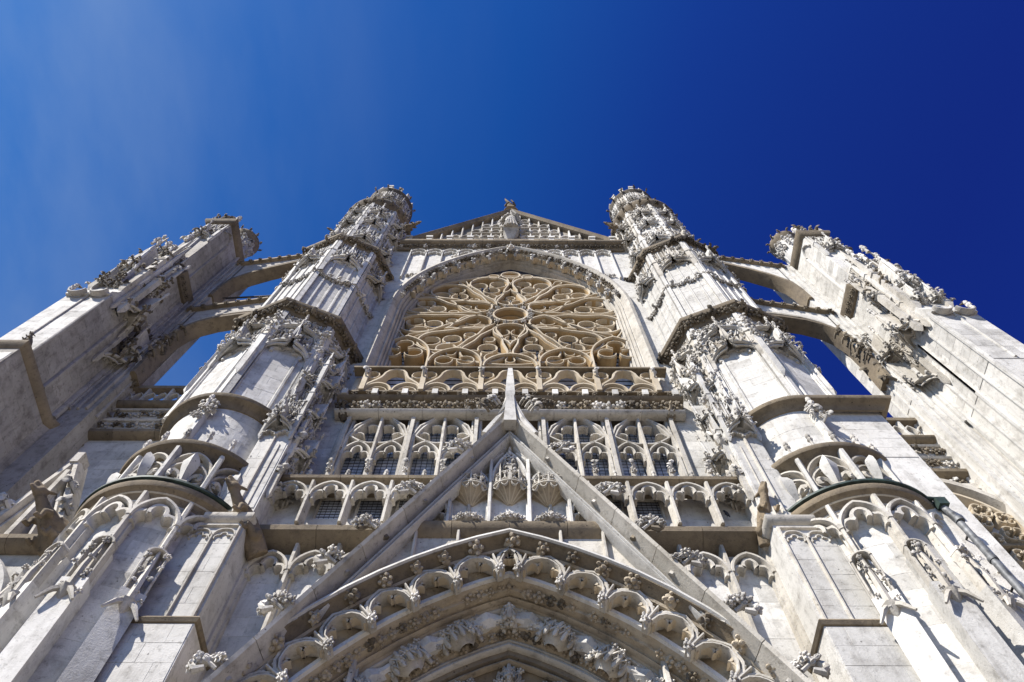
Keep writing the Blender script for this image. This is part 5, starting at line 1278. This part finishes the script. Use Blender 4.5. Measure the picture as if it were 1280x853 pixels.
MB().bar(pa, .22, -.1, .34, S).build('window_arch', MW, SG); MB().bar([(12.35 + (x - 12.35) * .82, 11 + (z - 11) * .82) for x, z in pa], .12, -.1, .2, S).build('window_arch', MT, SG)
MB().prism([(12.35 + (x - 12.35) * .8, 11 + (z - 11) * .8) for x, z in pa] + [(13.5, 6), (11.2, 6)], S, -.05, .0).build('glass_pane', MGL, SG)
for x, z, q in ((12.35, 12.0, .5), (11.75, 11.3, .35), (12.9, 11.3, .35), (12.1, 11.95, .2), (12.6, 11.95, .2), (12.35, 12.3, .2), (11.75, 11.4, .16), (12.35, 10.8, .4), (11.7, 10.5, .3)):
    MB().bar(arc(x, z, q, 0, 2 * pi, 16)[:-1], .1 if q > .3 else .06, 0, .26, S, True).build('tracery_ring', MRW if q > .3 else MR, SG)
SIDE[0] = 1

# ------------------------------------------------------------------ round pinnacles behind the piers
for s in (-1, 1):
    SIDE[0] = s
    px_ = 18.45 if s < 0 else 18.95; D6 = Drum(px_, 14.6, .8)
    N = thing('round_pinnacle', (px_, 14.6, 38), 'round crocketed pinnacle peeping out behind the top of the %s pier' % ('left' if s < 0 else 'right'), 'pinnacle', 'round pinnacles behind the piers')
    MB().revolve(px_, 14.6, [(.72, 38), (.72, 47.4), (.8, 47.7), (.95, 47.95), (.95, 48.2), (.66, 48.4), (.58, 49.0), (.2, 49.2)], 0, 2 * pi, 24).build('drum', MW, N)
    MB().revolve(px_, 14.6, [(.74, 47.5), (.86, 47.8), (1.0, 48.0), (1.0, 48.28), (.66, 48.45)], 0, 2 * pi, 24).build('cornice', MB_, N)
    for i in range(-4, 5):
        MB().bar([(i * .42, 44), (i * .42, 47.6)], .1, -.1, .06, Drum(px_, 14.6, .72)).build('rib', MW, N)
        for q in range(4): inst(RND.choice(LEAF + CROCK), 'carved_leaf', N, D6.p(i * .42 + RND.uniform(-.1, .1), 46.2 + q * .42, -.02), D6.ang(i * .42), RND.uniform(.35, .5), 0, RND.uniform(-1.5, 1.5))
        inst(RND.choice(CROCKB), 'crocket', N, D6.p(i * .42, 48.2, .2), D6.ang(i * .42), .36, .3)
        inst(RND.choice(FINI), 'finial', N, D6.p(i * .42, 48.8, -.15), 0, .45)
SIDE[0] = 1

# ------------------------------------------------------------------ gargoyles
def gargoyle(base, tip, size, label, mat, group=None, seed=1, wings=True, remesh=.05):
    """crouching water-spouting beast leaning out: chest, arched neck, jawed head, ears, forelegs, haunches, wings, one skin"""
    rnd = random.Random(seed); b = Vector(base); t = Vector(tip); ax = (t - b); L = ax.length; f = ax.normalized()
    side = f.cross(Vector((0, 0, 1))).normalized(); up = side.cross(f).normalized()
    def P(a, u_, w=0.0): return b + f * (L * a) + up * (u_ * size) + side * (w * size)
    mb = MB()
    mb.tube([P(-.12, 0), P(.05, .0), P(.2, .04), P(.38, .08), P(.52, .08), P(.64, .05), P(.76, .06), P(.84, .1)], [.40*size, .46*size, .44*size, .40*size, .34*size, .24*size, .2*size, .2*size], 10, 1.05)
    mb.ball(tuple(P(.88, .12)), .25 * size, 10, 7)
    mb.tube([P(.88, .16), P(.97, .15), P(1.05, .12)], [.2*size, .15*size, .09*size], 8)          # upper jaw
    mb.tube([P(.86, .0), P(.95, -.08), P(1.02, -.12)], [.15*size, .1*size, .06*size], 8)         # lower jaw
    for s in (-1, 1):
        mb.tube([P(.85, .26, s * .14), P(.80, .46, s * .22), P(.77, .56, s * .24)], [.09*size, .07*size, .02*size], 6)   # ears
        mb.ball(tuple(P(.94, .24, s * .12)), .065 * size, 6, 5)                                   # brows
        mb.tube([P(.5, .0, s * .3), P(.55, -.25, s * .36), P(.48, -.48, s * .32), P(.56, -.6, s * .3)], [.17*size, .13*size, .1*size, .1*size], 8)   # forelegs
        mb.ball(tuple(P(.12, -.12, s * .34)), .3 * size, 8, 6)                                    # haunches
        mb.tube([P(.12, -.2, s * .4), P(.3, -.4, s * .42), P(.22, -.56, s * .4), P(.32, -.62, s * .38)], [.2*size, .13*size, .1*size, .09*size], 8)
        if wings: mb.tube([P(.42, .25, s * .32), P(.2, .4, s * .5), P(-.02, .3, s * .55), P(-.1, .05, s * .5)], [.08*size, .12*size, .12*size, .04*size], 6, 2.2)
    for i in range(6): mb.ball(tuple(P(.1 + .12 * i, .42 - .03 * i)), .1 * size, 6, 5)            # mane knots
    o = mb.build('gargoyle', mat)
    m = o.modifiers.new('skin', 'REMESH'); m.mode = 'VOXEL'; m.voxel_size = remesh * size; m.use_smooth_shade = True
    tag(o, label, 'gargoyle', group); return o
GRP = 'gargoyles of the transept front'
gargoyle((-6.0, 11.5, 13.4), (-6.9, 10.45, 14.65), .6, 'open-jawed gargoyle leaning out from the cornice beside the left turret eaves', MG, GRP, 1, wings=False)
gargoyle((6.2, 11.5, 13.75), (6.4, 10.75, 15.0), .52, 'seated long-necked gargoyle at the right end of the main cornice', MG, GRP, 2, wings=False)
gargoyle((-10.55, 11.5, 13.2), (-11.35, 10.3, 14.2), .64, 'mossy dark gargoyle at the far left, outward of the left turret eaves', MG, GRP, 3)
gargoyle((-5.55, 12.35, 20.75), (-5.6, 11.85, 21.15), .26, 'little dog-like gargoyle under the frieze at its left end', MCB, GRP, 4, wings=False)
gargoyle((5.35, 12.35, 20.75), (5.4, 11.85, 21.15), .26, 'little dog-like gargoyle under the frieze at its right end', MCB, GRP, 5, wings=False)
gargoyle((-6.5, 12.2, 43.2), (-5.6, 11.9, 43.9), .42, 'gargoyle jutting inward from the left turret at the foot of the top gable', MG, GRP, 6)
gargoyle((6.7, 12.2, 43.2), (5.8, 11.9, 43.9), .42, 'gargoyle jutting inward from the right turret at the foot of the top gable', MG, GRP, 7)
gargoyle((-10.4, 12.2, 41.9), (-11.1, 11.9, 42.4), .3, 'small gargoyle on the outer side of the left turret high against the sky', MCB, GRP, 8, wings=False)
gargoyle((10.4, 12.2, 39.9), (11.0, 11.9, 40.4), .28, 'small gargoyle on the outer side of the right turret high against the sky', MCB, GRP, 9, wings=False)
gargoyle((-15.0, 9.5, 20.2), (-15.15, 9.25, 20.8), .26, 'squat beast sitting on the corner of the left pier string course', MCB, GRP, 10, wings=False)

# ------------------------------------------------------------------ rainwater pipe, bird
DP = thing('downpipe', (10.35, 10.5, G0), 'grey lead rainwater pipe with collars running down the outside of the right turret', 'downpipe')
MB().tube([(10.3, 10.66, 13.95), (10.3, 10.6, 13.6), (10.28, 10.55, 13.2), (10.25, 10.5, 11.0), (10.2, 10.48, 4.0), (10.2, 10.48, G0)], .08, 12).build('pipe', MLP, DP)
for z in (13.3, 12.0, 10.75, 9.5): MB().tube([(10.29 - (13.3 - z) * .015, 10.53, z - .05), (10.29 - (13.3 - z) * .015, 10.53, z + .05)], .105, 12).build('collar', MLP, DP)
for z in (12.9, 11.3, 9.9): MB().tube([(10.28, 10.53, z), (10.28, 11.0, z)], .025, 6).build('bracket', MFE, DP)
MB().box(10.18, 10.42, 10.52, 10.74, 13.92, 14.16).build('hopper', MCU, DP)
MB().tube([(9.95, 10.62, 14.26), (10.25, 10.62, 14.2)], .05, 8).build('outlet', MCU, DP)
bd = MB(); bx, by, bz = 5.62, 11.8, 15.02
bd.tube([(bx + .06, by, bz - .03), (bx + .045, by, bz + .03), (bx + .02, by, bz + .08), (bx - .005, by, bz + .13), (bx - .015, by, bz + .17), (bx - .02, by, bz + .2), (bx - .045, by - .01, bz + .21), (bx - .08, by - .015, bz + .2)], [.01, .028, .045, .05, .034, .032, .022, .004], 8)
for q in (-.018, .018): bd.tube([(bx - .005, by + q, bz - .02), (bx, by + q, bz + .07)], .006, 4)
o = bd.build('bird', MBI); tag(o, 'small dark bird perched on the sill behind the right end of the gallery', 'bird')
flush_surplus()
